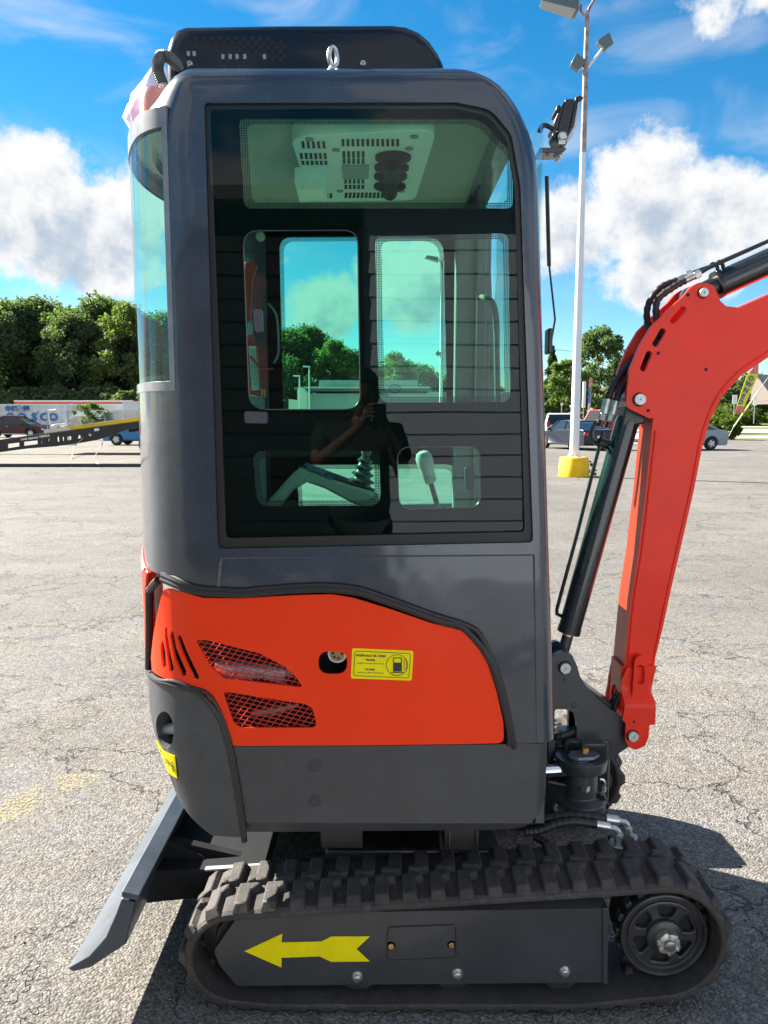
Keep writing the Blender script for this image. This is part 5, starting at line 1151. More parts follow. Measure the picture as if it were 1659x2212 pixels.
tA = make_tree('broadleaf_tree', '', 'tree', WOOD, 1, 15, 4.6, 1.2, 190, 90, .25, LEAF); tB = make_tree('broadleaf_tree', '', 'tree', WOOD, 5, 15, 5.4, .8, 210, 90, .26, LEAF); tC = make_tree('broadleaf_tree', '', 'tree', WOOD, 9, 15, 4.2, 1.5, 170, 90, .25, LEAF2)
woods = [(-30, 652, 96, tB, 'tall dark green tree cut off by the left edge, behind the white containers'), (40, 668, 100, tA, 'full dark green tree above the maroon vehicle'), (105, 660, 104, tB, 'broad dark tree above the white lettered container'), (165, 690, 96, tA, 'shorter dark tree over the joint between the two white containers'),
         (225, 655, 102, tB, 'tall dark tree above the teal-grey van'), (290, 668, 97, tC, 'lighter green tree touching the cab of the excavator'), (350, 690, 100, tA, 'tree of the wood hidden behind the cab rear'), (410, 680, 103, tB, 'dark tree hidden behind the cab, next to the lighter one'),
         (625, 722, 108, tB, 'leftmost tree seen through the cab window, over the white shop wing'), (672, 716, 112, tA, 'tallest tree seen through the left cab pane'), (725, 742, 104, tC, 'bright green tree in the right half of the left cab pane'), (770, 765, 110, tA, 'low tree at the right edge of the left cab pane'), (855, 768, 100, tC, 'bright green tree seen through the right cab pane'), (905, 792, 112, tB, 'low dark tree right of the bright one in the right cab pane'),
         (980, 806, 114, tA, 'low tree at the far right of the cab window, by the tall lamp pole'), (1075, 838, 118, tC, 'small far tree behind the grab rail in the cab')]
first = {}
for (px, top, Y, src, lb_) in woods:
    p = U(px, 905, Y); h = CAM_Z + (905 - top) / F_PX * Y; s = h / 15.4
    if id(src) not in first: o = src; first[id(src)] = 1
    else: o = dup(src)
    o.location = (p.x, Y, 0); o.rotation_euler = (0, 0, random.uniform(0, 6.28)); o.scale = (s * random.uniform(.95, 1.15), s, s); o['label'] = lb_
# bramble and scrub under the wood
sm_ = crown_broad(21, 4.2, 3.6, 0, 60, 60, .30)
scrub = thing('bush', 'dark bush at the foot of the wood, far left', 'bush', group='scrub at the foot of the wood'); obj('foliage', raw_mesh('foliage', sm_), LEAF, scrub, smooth=None)
for i, (px, Y, s, lb_) in enumerate(((-20, 88, 1.0, ''), (60, 90, 1.1, 'dark bush behind the lettered container'), (140, 88, .95, 'dark bush over the container joint'), (215, 90, 1.1, 'dark bush behind the second white container'), (285, 88, 1.0, 'dark bush nearest the cab'), (365, 90, 1.0, 'dark bush hidden behind the cab'))):
    o = scrub if i == 0 else dup(scrub); o.location = (U(px, 905, Y).x, Y, 0); o.scale = (s * 1.2, s, s)
    if lb_: o['label'] = lb_
# right hand trees
big = make_tree('broadleaf_tree', 'tall feathery green tree behind the utility poles', 'tree', None, 13, 11.8, 3.1, 1.5, 150, 60, .26, LEAF, .25); big.location = (U(1287, 905, 92).x, 92, 0)
lt = make_tree('broadleaf_tree', 'rounded light green tree left of the lamp pole', 'tree', None, 17, 7.6, 2.5, .5, 110, 60, .24, LEAF2, .15); lt.location = (U(1226, 905, 86).x, 86, 0)
lt2 = make_tree('broadleaf_tree', 'low olive green tree between the far utility pole and the boom', 'tree', None, 19, 6.4, 2.6, .5, 90, 60, .26, LEAF, .15); lt2.location = (U(1345, 905, 100).x, 100, 0)
c1 = conifer('spruce_tree', 'dark spruce peeking out beside the cab front', 3, 10.6, 2.4); c1.location = (U(1190, 905, 98).x, 98, 0)
c2 = conifer('spruce_tree', 'small far spruce top between dark spruce and light green tree', 4, 9.6, 1.3, n=900); c2.location = (U(1221, 905, 128).x, 128, 0)
hl = make_tree('broadleaf_tree', 'dark tree on the bank left of the yellow flag', 'tree', 'trees on the grass bank', 23, 9, 4.6, .3, 120, 56, .36, LEAF, .2); hl.location = (U(1575, 905, 190).x, 190, 1)
for (px, Y, s, lb_) in ((1625, 205, 1.25, 'dark tree above the grey roof'), (1665, 190, 1.0, 'dark tree at the right edge behind the signs'), (1540, 200, .9, 'dark tree half hidden by the boom underside'), (1480, 205, 1.1, 'bank tree hidden behind the boom'), (1420, 200, 1.2, 'bank tree behind the upright of the boom'), (1700, 200, 1.3, 'bank tree beyond the right edge'), (1350, 210, 1.2, 'far tree behind the brown roof')):
    o = dup(hl, (U(px, 905, Y).x, Y, 1.2), random.uniform(0, 6), lb_, s)
hd = thing('hedge', 'clipped round green bush behind the silver saloon', 'bush'); obj('foliage', raw_mesh('foliage', crown_broad(31, 1.75, 1.25, 0, 70, 60, .12)), HEDGE, hd, smooth=None); hd.location = (U(1562, 905, 60).x, 60, 0)
sb_ = thing('bush', 'bright green bushes under the bank trees behind the round hedge', 'bush'); obj('foliage', raw_mesh('foliage', crown_broad(33, 4.0, 5.5, 0, 90, 60, .34)), HEDGE, sb_, smooth=None); sb_.location = (U(1578, 905, 175).x, 175, .2)
wd = thing('weed_tuft', 'weeds growing at the right foot of the yellow pole base', 'weed'); obj('foliage', raw_mesh('foliage', crown_broad(35, .42, .16, 0, 16, 14, .035)), HEDGE, wd, smooth=None); wd.location = (G(1275, 1030).x, G(1275, 1030).y + .1, 0)
# ================================================================ LIGHT POLES
RUSTW = mat('weathered_pole', (.30, .25, .25), .6, vary=.45, vscale=6); PAINTW = mat('pole_white', (.78, .80, .83), .4, vary=.05, vscale=2); YELB = mat('base_yellow', (.90, .53, .008), .7, vary=.10, vscale=4, bump=.4, bscale=30, dirt=.25)
LAMPG = mat('lamp_housing', (.10, .14, .15), .35, coat=.3)
def light_pole(label, loc, H, zr_, zf, flood_l=1):
    t = thing('light_pole', label, 'lamp pole', loc, group='tall parking lot lamp poles')
    MB().lathe((0, 0, 0), (0, 0, 1), [(0, .43), (.5, .40), (.54, .37), (.54, .1)], 28).build('concrete_base', YELB, t, .01)
    fl_ = MB().lathe((0, 0, .54), (0, 0, 1), [(0, .19), (.03, .19), (.035, .14)], 20).build('base_flange', PAINTW, t)
    for k in range(4): MB().lathe((.155 * math.cos(k * 1.57 + .8), .155 * math.sin(k * 1.57 + .8), .565), (0, 0, 1), [(0, .03), (.05, .03)], 6).build('anchor_nut', PAINTW, fl_)
    MB().tube([(0, 0, .55), (0, 0, zr_)], [.13, .082], 18).build('shaft', PAINTW, t)
    MB().tube([(0, 0, zr_), (0, 0, zf), (0, 0, H)], [.080, .072, .055], 16).build('upper_shaft', RUSTW, t)
    hd_ = Vector((-.72, 0, H + .22)); rt = Matrix.Rotation(R(14), 3, 'Y')
    lp = MB().hexa([hd_ + rt @ Vector(p) for p in ((-.52, -.20, -.10), (.50, -.26, -.13), (.50, .26, -.13), (-.52, .20, -.10))], [hd_ + rt @ Vector(p) for p in ((-.40, -.15, .14), (.42, -.2, .20), (.42, .2, .20), (-.40, .15, .14))]).build('lamp_head', LAMPG, t, .04)
    MB().hexa([hd_ + rt @ Vector(p) for p in ((-.48, -.18, -.115), (.40, -.23, -.145), (.40, .23, -.145), (-.48, .18, -.115))], [hd_ + rt @ Vector(p) for p in ((-.48, -.18, -.10), (.40, -.23, -.12), (.40, .23, -.12), (-.48, .18, -.10))]).build('lamp_glass', mat('lamp_glass', (.35, .42, .45), .15, coat=.5), lp)
    MB().tube(spline([(0, 0, H - .05), (-.10, 0, H - .02), (-.17, 0, H + .10), (-.16, 0, H + .22)], 5), .035, 8).build('lamp_bracket', RUSTW, t)
    MB().tube(spline([(0, 0, H), (.06, 0, H + .16), (.16, 0, H + .35), (.17, 0, H + .7)], 5), .04, 8).build('top_arm', RUSTW, t)
    for s, dz, l in ((-1, .12, .26), (1, .62, .50)):
        e = Vector((s * l, -.05, zf + dz)); MB().tube([(0, 0, zf), tuple(e)], .035, 8).build('flood_arm', PAINTW, t)
        rt2 = Matrix.Rotation(R(-35 * s), 3, 'Y'); f_ = MB().hexa([e + rt2 @ Vector(p) for p in ((-.13, -.12, -.12), (.13, -.12, -.12), (.13, .10, -.12), (-.13, .10, -.12))], [e + rt2 @ Vector(p) for p in ((-.17, -.16, .17), (.17, -.16, .17), (.17, .14, .17), (-.17, .14, .17))]).build('floodlight', LAMPG, t, .02)
        MB().box(e + rt2 @ Vector((0, 0, .175)), (.28, .24, .012), rt2).build('flood_glass', MATS['lamp_glass'], f_)
    return t
pb_ = G(1239, 1029); YPOLE = pb_.y
light_pole('tall white lamp pole on a round yellow concrete base right of the cab', (pb_.x, YPOLE, 0), U(1268, 30, YPOLE).z, U(1262, 330, YPOLE).z, U(1266, 152, YPOLE).z)
p2 = U(952, 905, 56); light_pole('white lamp pole seen through the right cab pane', (p2.x, 56, 0), U(952, 566, 56).z, U(952, 585, 56).z, U(952, 768, 56).z)
# ================================================================ SIGNS, FLAGS, WIRES
SIGNW = mat('sign_white', (.78, .80, .82), .5); POSTG = mat('post_grey', (.28, .32, .32), .5, metal=.4)
def sign(label, px, y0, y1, ybase, wpx, Y, lines=True):
    a = U(px, ybase, Y); t = thing('sign_post', label, 'sign', (a.x, Y, max(0, a.z)), group='small white signs by the road')
    z0, z1 = U(px, y1, Y).z - a.z, U(px, y0, Y).z - a.z; w = wpx / F_PX * Y
    MB().tube([(0, 0, 0), (0, 0, z1)], .05, 8).build('post', POSTG, t); p = MB().box((0, -.07, (z0 + z1) / 2), (w, .03, z1 - z0)).build('sign_board', SIGNW, t)
    if lines: 
        for k in range(3): MB().box((0, -.09, z0 + (z1 - z0) * (.25 + .25 * k)), (w * .5, .008, (z1 - z0) * .07)).build('sign_line', mat('sign_ink', (.35, .37, .40), .6), p)
sign('white road sign on a grey post left of the yellow flag', 1584, 853, 872, 911, 10, 95); sign('white sign on a thin post right of the yellow flag', 1628, 859, 876, 915, 8, 100, False)
sign('small white sign above the white estate roof', 1236, 866, 878, 893, 5, 80, False); sign('small white square sign left of the taller one behind the white estate', 1213, 870, 876, 893, 5, 80, False)
def flag_quill(name, label, pts, cols, words, Y, thick=.02):
    """pts: left/right edge pairs from top to bottom in photograph readings"""
    b = U(pts[-1][0][0], 905, Y); t = thing(name, label, 'flag', (b.x, Y, 0), world=True)
    for i in range(len(pts) - 1):
        (a, b_), (c, d) = pts[i], pts[i + 1]
        q = [U(*a, Y), U(*b_, Y + .12), U(*d, Y + .12), U(*c, Y)]
        MB().prism(q, (0, .02, 0)).build('flag_panel', cols[i], t, smooth=None)
    return t
PINK = mat('flag_pink', (.72, .22, .20), .7, vary=.25, vscale=3); FYEL = mat('flag_yellow', (.80, .78, .02), .7); FBLUE = mat('flag_blue', (.10, .16, .52), .7, vary=.5, vscale=3); FWHT = mat('flag_white', (.70, .72, .80), .7, vary=.2, vscale=2)
zz = lambda zx, zy: ((2750 + zx / 4.916) / 1.8228, (1400 + zy / 4.916) / 1.8228)
YFL = 58
fo_ = flag_quill('feather_flag', 'yellow feather flag with pink ends reading OWNED down its length', [(zz(1150, 125), zz(1166, 122)), (zz(975, 345), zz(1160, 360)), (zz(930, 420), zz(1135, 420)), (zz(830, 700), zz(1020, 700)), (zz(750, 970), zz(885, 985)), (zz(692, 1140), zz(850, 1090))], [PINK, FYEL, FYEL, FYEL, PINK], 'OWNED', YFL)
LB = mat('flag_letter_blue', (.08, .10, .42), .6)
for ch, zx, zy in (('O', 1025, 445), ('W', 978, 560), ('N', 922, 675), ('E', 872, 795), ('D', 822, 905)):
    q = U(*zz(zx, zy), YFL - .05); text_mesh(ch, .50, LB, fo_, T(q) @ Matrix.Rotation(R(22), 4, 'Y') @ FACE, 'flag_letter', .004, bold=.02)
a, b = U(*zz(680, 1385), YFL + .1), U(*zz(1165, 690), YFL + .1); c = U(*zz(1420, 330), YFL + .1); d = U(*zz(590, 1560), YFL + .1)
MB().tube([a, b], .055, 8).build('flag_pole', mat('pole_yellow', (.70, .58, .22), .5), fo_); MB().tube([d, a], .02, 6).build('ground_spike', POSTG, fo_); MB().tube([b, c], .025, 6).build('pole_tip', POSTG, fo_)
z3 = lambda zx, zy: ((2150 + zx / 3.686) / 1.8228, (1300 + zy / 3.686) / 1.8228)
f2 = flag_quill('feather_flag', 'narrow feather flag with a red head and blue and white body behind the red off-roader', [(z3(640, 690), z3(668, 695)), (z3(630, 760), z3(676, 745)), (z3(622, 830), z3(660, 830)), (z3(620, 960), z3(660, 960)), (z3(612, 1060), z3(648, 1060)), (z3(608, 1180), z3(632, 1180))], [PINK, PINK, FBLUE, FBLUE, FWHT], '', 74)
a, b = U(*z3(608, 1250), 74), U(*z3(660, 690), 74); a.z = 0; MB().tube([a, b], .03, 6).build('flag_pole', POSTG, f2)
bn = thing('banner_pole', 'plain white upright banner right behind the lamp pole', 'banner', (U(1260, 905, 66).x, 66, 0)); z0 = U(1260, 881, 66).z; z1 = U(1260, 825, 66).z
MB().box((0, 0, (z0 + z1) / 2), (.26, .26, z1 - z0)).build('banner_sleeve', SIGNW, bn, .06); MB().tube([(0, 0, 0), (0, 0, z0)], .04, 8).build('post', POSTG, bn)
WOODP = mat('pole_wood', (.30, .27, .23), .85, vary=.3, vscale=2); WIRE = mat('wire_black', (.10, .11, .12), .6)
def upole(label, px, ytop, Y, arms):
    b = U(px, 905, Y); t = thing('utility_pole', label, 'utility pole', (b.x, Y, 0), group='wooden utility poles along the road'); H = U(px, ytop, Y).z
    MB().tube([(0, 0, 0), (0, 0, H)], [.21, .15], 10).build('shaft', WOODP, t)
    for zz_, w in arms: MB().box((.3, 0, H - zz_), (w, .12, .14)).build('crossarm', WOODP, t)
    return b.x, H
ux1, uh1 = upole('nearer wooden utility pole in front of the feathery tree', 1285, 756, 96, ((.2, 1.6),)); ux2, uh2 = upole('farther wooden utility pole with two crossarms beside the boom', 1327, 751, 112, ((.35, 3.6), (5.4, 3.6)))
ux3, uh3 = upole('wooden utility pole hidden behind the cab', 1130, 735, 92, ((.3, 2.4),))
def wire(a, b, sag, lb_):
    pts = [Vector(a).lerp(Vector(b), k / 14) - Vector((0, 0, sag * 4 * (k / 14) * (1 - k / 14))) for k in range(15)]
    tag(MB().tube(pts, .028, 4).build('overhead_wire', WIRE, None), lb_, 'wire', 'overhead wires between the utility poles')
for dz, nm in ((.1, 'topmost wire'), (3.4, 'second wire from the top'), (7.4, 'thick lower wire'), (8.2, 'lowest wire')):
    wire((ux3, 92, uh3 - dz), (ux1, 96, uh1 - dz), .5, f'{nm} running from the cab to the nearer utility pole'); wire((ux1, 96, uh1 - dz), (ux2, 112, uh2 - dz), .35, f'{nm} between the two utility poles'); wire((ux2, 112, uh2 - dz), (U(1700, 905, 140).x, 140, uh2 + 1 - dz), .8, f'{nm} from the far utility pole past the boom')
# houses on the right
ROOF = mat('roof_grey', (.12, .115, .12), .85, vary=.2, vscale=1.5); ROOFB = mat('roof_brown', (.20, .13, .085), .85, vary=.2, vscale=1.5); HW = mat('house_white', (.74, .74, .72), .6); HB = mat('house_wall_dark', (.16, .13, .11), .7)
def house(label, px, Y, z0, w, dpt, hw, hr, rm, rz=0):
    t = thing('house', label, 'house', (U(px, 905, Y).x, Y, z0), rz)
    MB().box((0, 0, hw / 2), (w, dpt, hw)).build('wall', HB, t)
    for s in (-1, 1): MB().prism([(s * w / 2, -dpt / 2, hw), (s * w / 2, dpt / 2, hw), (s * w / 2, 0, hw + hr)], (-s * .1, 0, 0)).build('gable', HB, t, smooth=None)
    for s in (-1, 1): MB().hexa([(-w / 2 - .4, s * (dpt / 2 + .5), hw - .25), (w / 2 + .4, s * (dpt / 2 + .5), hw - .25), (w / 2 + .4, 0, hw + hr), (-w / 2 - .4, 0, hw + hr)], [(-w / 2 - .4, s * (dpt / 2 + .5), hw - .1), (w / 2 + .4, s * (dpt / 2 + .5), hw - .1), (w / 2 + .4, 0, hw + hr + .18), (-w / 2 - .4, 0, hw + hr + .18)]).build('roof', rm, t, smooth=None)
    for x in (-w * .25, w * .2): f_ = MB().box((x, -dpt / 2 - .02, hw * .55), (1.4, .06, 1.3)).build('window', HW, t); MB().box((x, -dpt / 2 - .06, hw * .55), (1.2, .02, 1.1)).build('pane', mat('house_pane', (.05, .06, .08), .1), f_)
house('grey roofed house with a white gable at the right edge', 1690, 185, 5.0, 15, 9, 2.6, 4.2, ROOF, R(12)); house('brown roofed house between the utility poles', 1316, 135, 2.2, 9, 8, 2.4, 2.2, ROOFB, R(10))
# white flat roofed shop seen through the cab
sh = thing('shop_building', 'long low white flat roofed building seen through the cab windows', 'building', (U(790, 905, 84).x, 84, 0))
SHW = mat('shop_white', (.60, .62, .60), .7, vary=.05, vscale=.5); H1 = U(790, 838, 84).z; H0 = U(790, 850, 84).z
xl, xr = U(664, 905, 84).x - sh.location.x, U(925, 905, 84).x - sh.location.x
MB().box(((xl + xr) / 2, 6, H0 / 2), (xr - xl, 12, H0)).build('wall', SHW, sh); MB().box(((xl + xr) / 2, 5.4, (H0 + H1) / 2 + .1), (xr - xl, 12, H1 - H0 - .25)).build('fascia_dark_band', mat('fascia_dark', (.20, .24, .25), .6), sh)  # darker grey band between wall top and roof edge
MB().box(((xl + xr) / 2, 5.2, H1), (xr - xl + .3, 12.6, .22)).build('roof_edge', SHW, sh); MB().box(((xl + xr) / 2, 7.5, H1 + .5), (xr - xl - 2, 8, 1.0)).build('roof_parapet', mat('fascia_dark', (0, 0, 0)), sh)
MB().box((xr + 6, 7, H0 / 2 + .1), (12, 11, H0 + .2)).build('side_block', SHW, sh)
wl_, wr_ = U(624, 905, 80).x - sh.location.x, U(664, 905, 80).x - sh.location.x; zz1, zz2, zz3 = U(630, 862, 80).z, U(645, 850, 80).z, U(650, 836, 80).z
wg = MB().prism([(wl_, -4, 0), (wr_, -4, 0), (wr_, -4, zz2), (wl_ + 1.35, -4, zz3), (wl_ + .9, -4, zz3 - .2), (wl_ + .9, -4, zz1 - .1), (wl_, -4, zz1)], (0, 9, 0)).build('front_wing', mat('wing_cream', (.80, .78, .62), .7), sh)
for k in range(6): MB().box((wl_ + .15 + k * (wr_ - wl_) / 6.2, -4.02, zz1 * .30), ((wr_ - wl_) / 14, .04, zz1 * .55)).build('wing_louvre', mat('louvre_dark', (.25, .28, .2), .7), wg)
for px, Y, top, lb_ in ((669, 76, 792, 'thin lamp post in front of the shop, right of the cream wing'), (648, 78, 812, 'short lamp post behind the cream wing')):
    t = thing('lamp_post', lb_, 'lamp post', (U(px, 905, Y).x, Y, 0), group='thin lamp posts by the shop'); h = U(px, top, Y).z; MB().tube([(0, 0, 0), (0, 0, h)], [.09, .06], 8).build('shaft', PAINTW, t); MB().box((-.25, 0, h), (.7, .25, .12)).build('lamp_head', PAINTW, t, .03)
# ================================================================ VEHICLES
TYRE = mat('tyre', (.022, .022, .023), .75); RIMM = mat('wheel_alloy', (.55, .56, .58), .3, metal=.8); CGL = mat('car_glass', (.012, .015, .018), .06, coat=.6); TAIL = mat('tail_lamp', (.45, .01, .015), .2, coat=.5); HEADL_ = mat('head_lamp', (.70, .72, .74), .12, coat=.6); TRIMB = mat('car_black_trim', (.02, .02, .022), .5)
SPEC = {'saloon': (4.8, 1.82, [(-2.38, .36), (-2.40, .70), (-2.32, .98), (-2.2, 1.03), (-1.65, 1.05), (.95, .98), (1.7, .88), (2.2, .76), (2.38, .58), (2.40, .34)], [(-1.85, 1.03), (-1.05, 1.42), (-.2, 1.47), (.25, 1.44), (1.10, .97)], .33),
        'estate': (4.9, 1.95, [(-2.43, .42), (-2.45, 1.02), (-2.40, 1.10), (.95, 1.10), (1.9, 1.04), (2.3, .92), (2.43, .70), (2.45, .40)], [(-2.38, 1.08), (-2.15, 1.74), (-1.2, 1.80), (.2, 1.78), (1.12, 1.09)], .38),
        'crossover': (4.8, 1.90, [(-2.35, .42), (-2.40, .90), (-2.25, 1.08), (.95, 1.06), (1.8, .96), (2.25, .82), (2.38, .60), (2.40, .38)], [(-2.2, 1.06), (-1.75, 1.60), (-.7, 1.74), (.1, 1.70), (1.35, 1.04)], .37),
        'jeep': (4.2, 1.85, [(-2.0, .55), (-2.02, 1.15), (-1.95, 1.20), (.55, 1.20), (1.85, 1.12), (2.02, 1.05), (2.05, .55)], [(-1.98, 1.18), (-1.92, 1.84), (-.8, 1.86), (.22, 1.84), (.58, 1.18)], .42),
        'van': (4.9, 1.95, [(-2.42, .40), (-2.45, 1.00), (-2.42, 1.15), (1.25, 1.10), (2.0, .98), (2.35, .80), (2.45, .40)], [(-2.40, 1.12), (-2.25, 1.84), (-1.6, 1.90), (.55, 1.88), (1.65, 1.06)], .36),
        'hatch': (4.2, 1.80, [(-2.05, .38), (-2.10, .86), (-1.98, 1.02), (.95, 1.0), (1.6, .92), (2.0, .76), (2.10, .36)], [(-1.95, 1.0), (-1.6, 1.45), (-.7, 1.58), (.1, 1.56), (1.28, .99)], .33)}
def car(label, kind, paint, loc, rz, rim=RIMM, roofpaint=None):
    Lc, Wc, body, cab_, wr = SPEC[kind]; t = thing('parked_car', label, 'car', loc, rz, 'cars parked around the lot')
    xw = [-Lc * .30, Lc * .30]; bot = [(Lc / 2 - .06, .24)]
    for x in (xw[1], xw[0]):
        bot.append((x + wr * 1.18, .24)); bot += [(x + wr * 1.18 * math.cos(a), wr + wr * 1.18 * math.sin(a)) for a in [math.pi * k / 10 for k in range(11)]]; bot.append((x - wr * 1.18, .24))
    bot.append((-Lc / 2 + .06, .24))
    poly = body + bot
    sheet(poly, [], lambda x, z, d: Vector((x, d * (1 - .05 * max(0, abs(x) - Lc * .36)) * (1 - .10 * max(0, .55 - z)), z)), -Wc / 2, Wc / 2).build('body', paint, t, .07, 40, 3)
    zb, ztp = min(p[1] for p in cab_), max(p[1] for p in cab_)
    hw = lambda z: Wc / 2 - .06 - (z - zb) / (ztp - zb) * .17
    gh = MB(); n = len(cab_); gh.v = [Vector((x, -hw(z), z)) for x, z in cab_] + [Vector((x, hw(z), z)) for x, z in cab_]
    gh.f = [tuple(range(n)), tuple(range(2 * n - 1, n - 1, -1))] + [(i, i + n, (i + 1) % n + n, (i + 1) % n) for i in range(n)]
    gh.build('window_glass', CGL, t, .015)
    rp = roofpaint or paint; top = cab_[1:-1]; rf_ = MB(); k = len(top)
    rf_.v = [Vector((x, s * (hw(z) + .012), z + dz)) for dz in (-.05, .025) for s in (-1, 1) for x, z in top]
    for i in range(k - 1): rf_.f += [(i, i + 1, k + i + 1, k + i), (2 * k + i, 3 * k + i, 3 * k + i + 1, 2 * k + i + 1), (i, 2 * k + i, 2 * k + i + 1, i + 1), (k + i, k + i + 1, 3 * k + i + 1, 3 * k + i)]
    rf_.f += [(0, k, 3 * k, 2 * k), (k - 1, 3 * k - 1, 4 * k - 1, 2 * k - 1)]
    rf_.build('roof', rp, t, .02)
    mid = (top[0][0] + top[-1][0]) / 2
    for s in (-1, 1):
        def P3(p): return Vector((p[0], s * (hw(p[1]) + .008), p[1]))
        for a_, b_, w in ((cab_[0], cab_[1], .055), (cab_[-1], cab_[-2], .04), ((mid - .05, zb), (mid - .1, ztp - .03), .035)): MB().tube([P3(a_), P3(b_)], w, 6).build('pillar', paint, t)
        for x in xw:
            w_ = MB().lathe((x, s * (Wc / 2 - .02), wr), (0, -s, 0), [(0, wr * .70), (0, wr * .93), (.03, wr), (.19, wr), (.21, wr * .9)], 24).build('wheel', TYRE, t)
            MB().lathe((x, s * (Wc / 2 - .012), wr), (0, -s, 0), [(0, wr * .18), (.01, wr * .66), (.03, wr * .70)], 20).build('rim', rim, w_)
            for q in range(5): MB().box((x + wr * .42 * math.cos(q * 1.257 + .6), s * (Wc / 2 - .010), wr + wr * .42 * math.sin(q * 1.257 + .6)), (wr * .24, .012, wr * .15), Matrix.Rotation(-(q * 1.257 + .6), 3, 'Y')).build('rim_gap', TRIMB, w_)
        zt_ = body[1][1] - .02 if kind in ('estate', 'van', 'jeep') else body[1][1] + .10
        MB().box((-Lc / 2 + .07, s * (Wc / 2 - .20), zt_ + (.12 if kind == 'estate' else 0)), (.16, .34 if kind == 'saloon' else .20, .15 if kind == 'saloon' else .34)).build('tail_light', TAIL, t, .02)
        MB().box((Lc / 2 - .14, s * (Wc / 2 - .26), body[-2][1] + .06), (.22, .38, .15)).build('headlight', HEADL_, t, .03)
        MB().box((.75, s * (Wc / 2 + .07), zb + .06), (.10, .18, .13)).build('wing_mirror', paint, t, .03)
        for dx in (-.55, .45): MB().box((mid + dx - .1, s * (Wc / 2 + .002), zb - .12), (.18, .02, .03)).build('door_handle', RIMM if kind == 'crossover' else paint, t)
        MB().box((0, s * (Wc / 2 - .012), .30), (Lc * .42, .04, .05)).build('sill_strip', RIMM if kind == 'crossover' else TRIMB, t)
    MB().box((-Lc / 2 - .0, 0, .40), (.06, Wc * .8, .16)).build('rear_bumper', TRIMB, t, .02); MB().box((-Lc / 2 - .005, 0, .66), (.02, .34, .13)).build('number_plate', SIGNW, t)
    MB().box((Lc / 2 - .0, 0, .50), (.05, Wc * .6, .18)).build('grille', TRIMB, t, .02)
    if kind == 'jeep': MB().lathe((-2.06, 0, 1.0), (-1, 0, 0), [(0, .3), (0, .38), (.2, .38), (.22, .3)], 24).build('spare_wheel', TYRE, t)
    if kind in ('estate', 'crossover'):
        for s in (-1, 1): MB().tube([(top[0][0] + .2, s * .62, ztp + .04), (top[-1][0] - .1, s * .62, ztp + .04)], .022, 6).build('roof_rail', TRIMB if kind == 'crossover' else RIMM, t)
    return t
def cp_(name, c, r=.28): return mat(name, c, r, coat=.25, spec=.35)
PX = lambda px, Y: U(px, 905, Y).x
car('maroon crossover at the left edge, nose to the right', 'crossover', cp_('car_maroon', (.055, .008, .016)), (PX(40, 63), 63, .1), R(-4))
car('teal-grey van with a red tail light above the tilted yellow deck', 'van', cp_('car_teal_grey', (.30, .36, .37)), (PX(297, 66), 66, .1), R(-6)).scale = (1, 1, 1.15)
car('bright blue hatchback under the raised tow deck', 'hatch', cp_('car_blue', (.02, .20, .42)), (PX(308, 45), 45, .1), R(176))
car('white pickup cab with a dark grille behind the fence gate', 'estate', cp_('car_white_b', (.66, .68, .70)), (PX(172, 73), 73, .1), R(182))
car('dark grey car under the leaves behind the tow deck', 'hatch', cp_('car_grey_b', (.12, .13, .13)), (PX(187, 69), 69, .1), R(176))
car('white estate seen from behind left of the lamp pole', 'estate', cp_('car_white', (.70, .71, .72)), (PX(1222, 54), 56, 0), R(80)).scale = (1.08, 1.08, 1.1)
car('dark navy saloon parked behind the lamp pole', 'saloon', cp_('car_navy', (.010, .016, .030)), (PX(1250, 40.5), 41.5, 0), R(108)).scale = (1.04, 1.04, 1.04)
car('red off-roader facing left behind the navy saloon', 'jeep', cp_('car_red', (.72, .01, .03)), (PX(1293, 58), 58, 0), R(200)).scale = (1.1, 1.1, 1.22)
car('silver saloon with a red tail light under the boom', 'saloon', cp_('car_silver', (.30, .36, .44)), (PX(1464, 40.5), 40.5, 0), R(190))
car('dark car between the white estate and the red off-roader', 'hatch', cp_('car_dark', (.02, .022, .026)), (PX(1256, 76), 76, 0), R(95))
# containers and trailers at the back of the yard
CW_ = mat('container_white', (.60, .64, .67), .5, vary=.08, vscale=1.0, dirt=.18); CRED = mat('trailer_orange_red', (.66, .10, .03), .5); CRIB = mat('container_rib', (.54, .58, .61), .5); COSB = mat('container_blue', (.03, .15, .40), .6)
def container(label, x0, x1, Y, z0, z1, m, ribs=True, name='shipping_container', cat='container'):
    t = thing(name, label, cat, ((x0 + x1) / 2, Y, z0), group=None); w = x1 - x0; h = z1 - z0
    MB().box((0, 1.25, h / 2), (w, 2.5, h)).build('body', m, t, .02)
    MB().box((0, 0, h - .06), (w + .04, .12, .14)).build('top_rail', mat('rail_white', (.70, .72, .72), .5), t); MB().box((0, 0, .06), (w + .04, .12, .14)).build('bottom_rail', TRIMB, t)
    if ribs:
        for k in range(int(w / .75)): MB().box((-w / 2 + .4 + k * .75, -.02, h / 2), (.16, .05, h - .3)).build('rib', CRIB, t)
    for k in range(4):
        MB().lathe((-w / 2 + 1.3 + (w - 2.6) * (k // 2) + (1.2 if k % 2 else 0) * (1 if k < 2 else -1), .3, -z0 + .48 + .1), (0, 1, 0), [(0, .3), (0, .48), (.3, .48)], 18).build('wheel', TYRE, t)
    return t
YC1 = 76; XR_ = PX(143, YC1); XL_ = XR_ - 13.5
ct = container('white shipping container with blue lettering behind the maroon crossover', XL_, XR_, YC1, .9, U(70, 873, YC1).z, CW_)
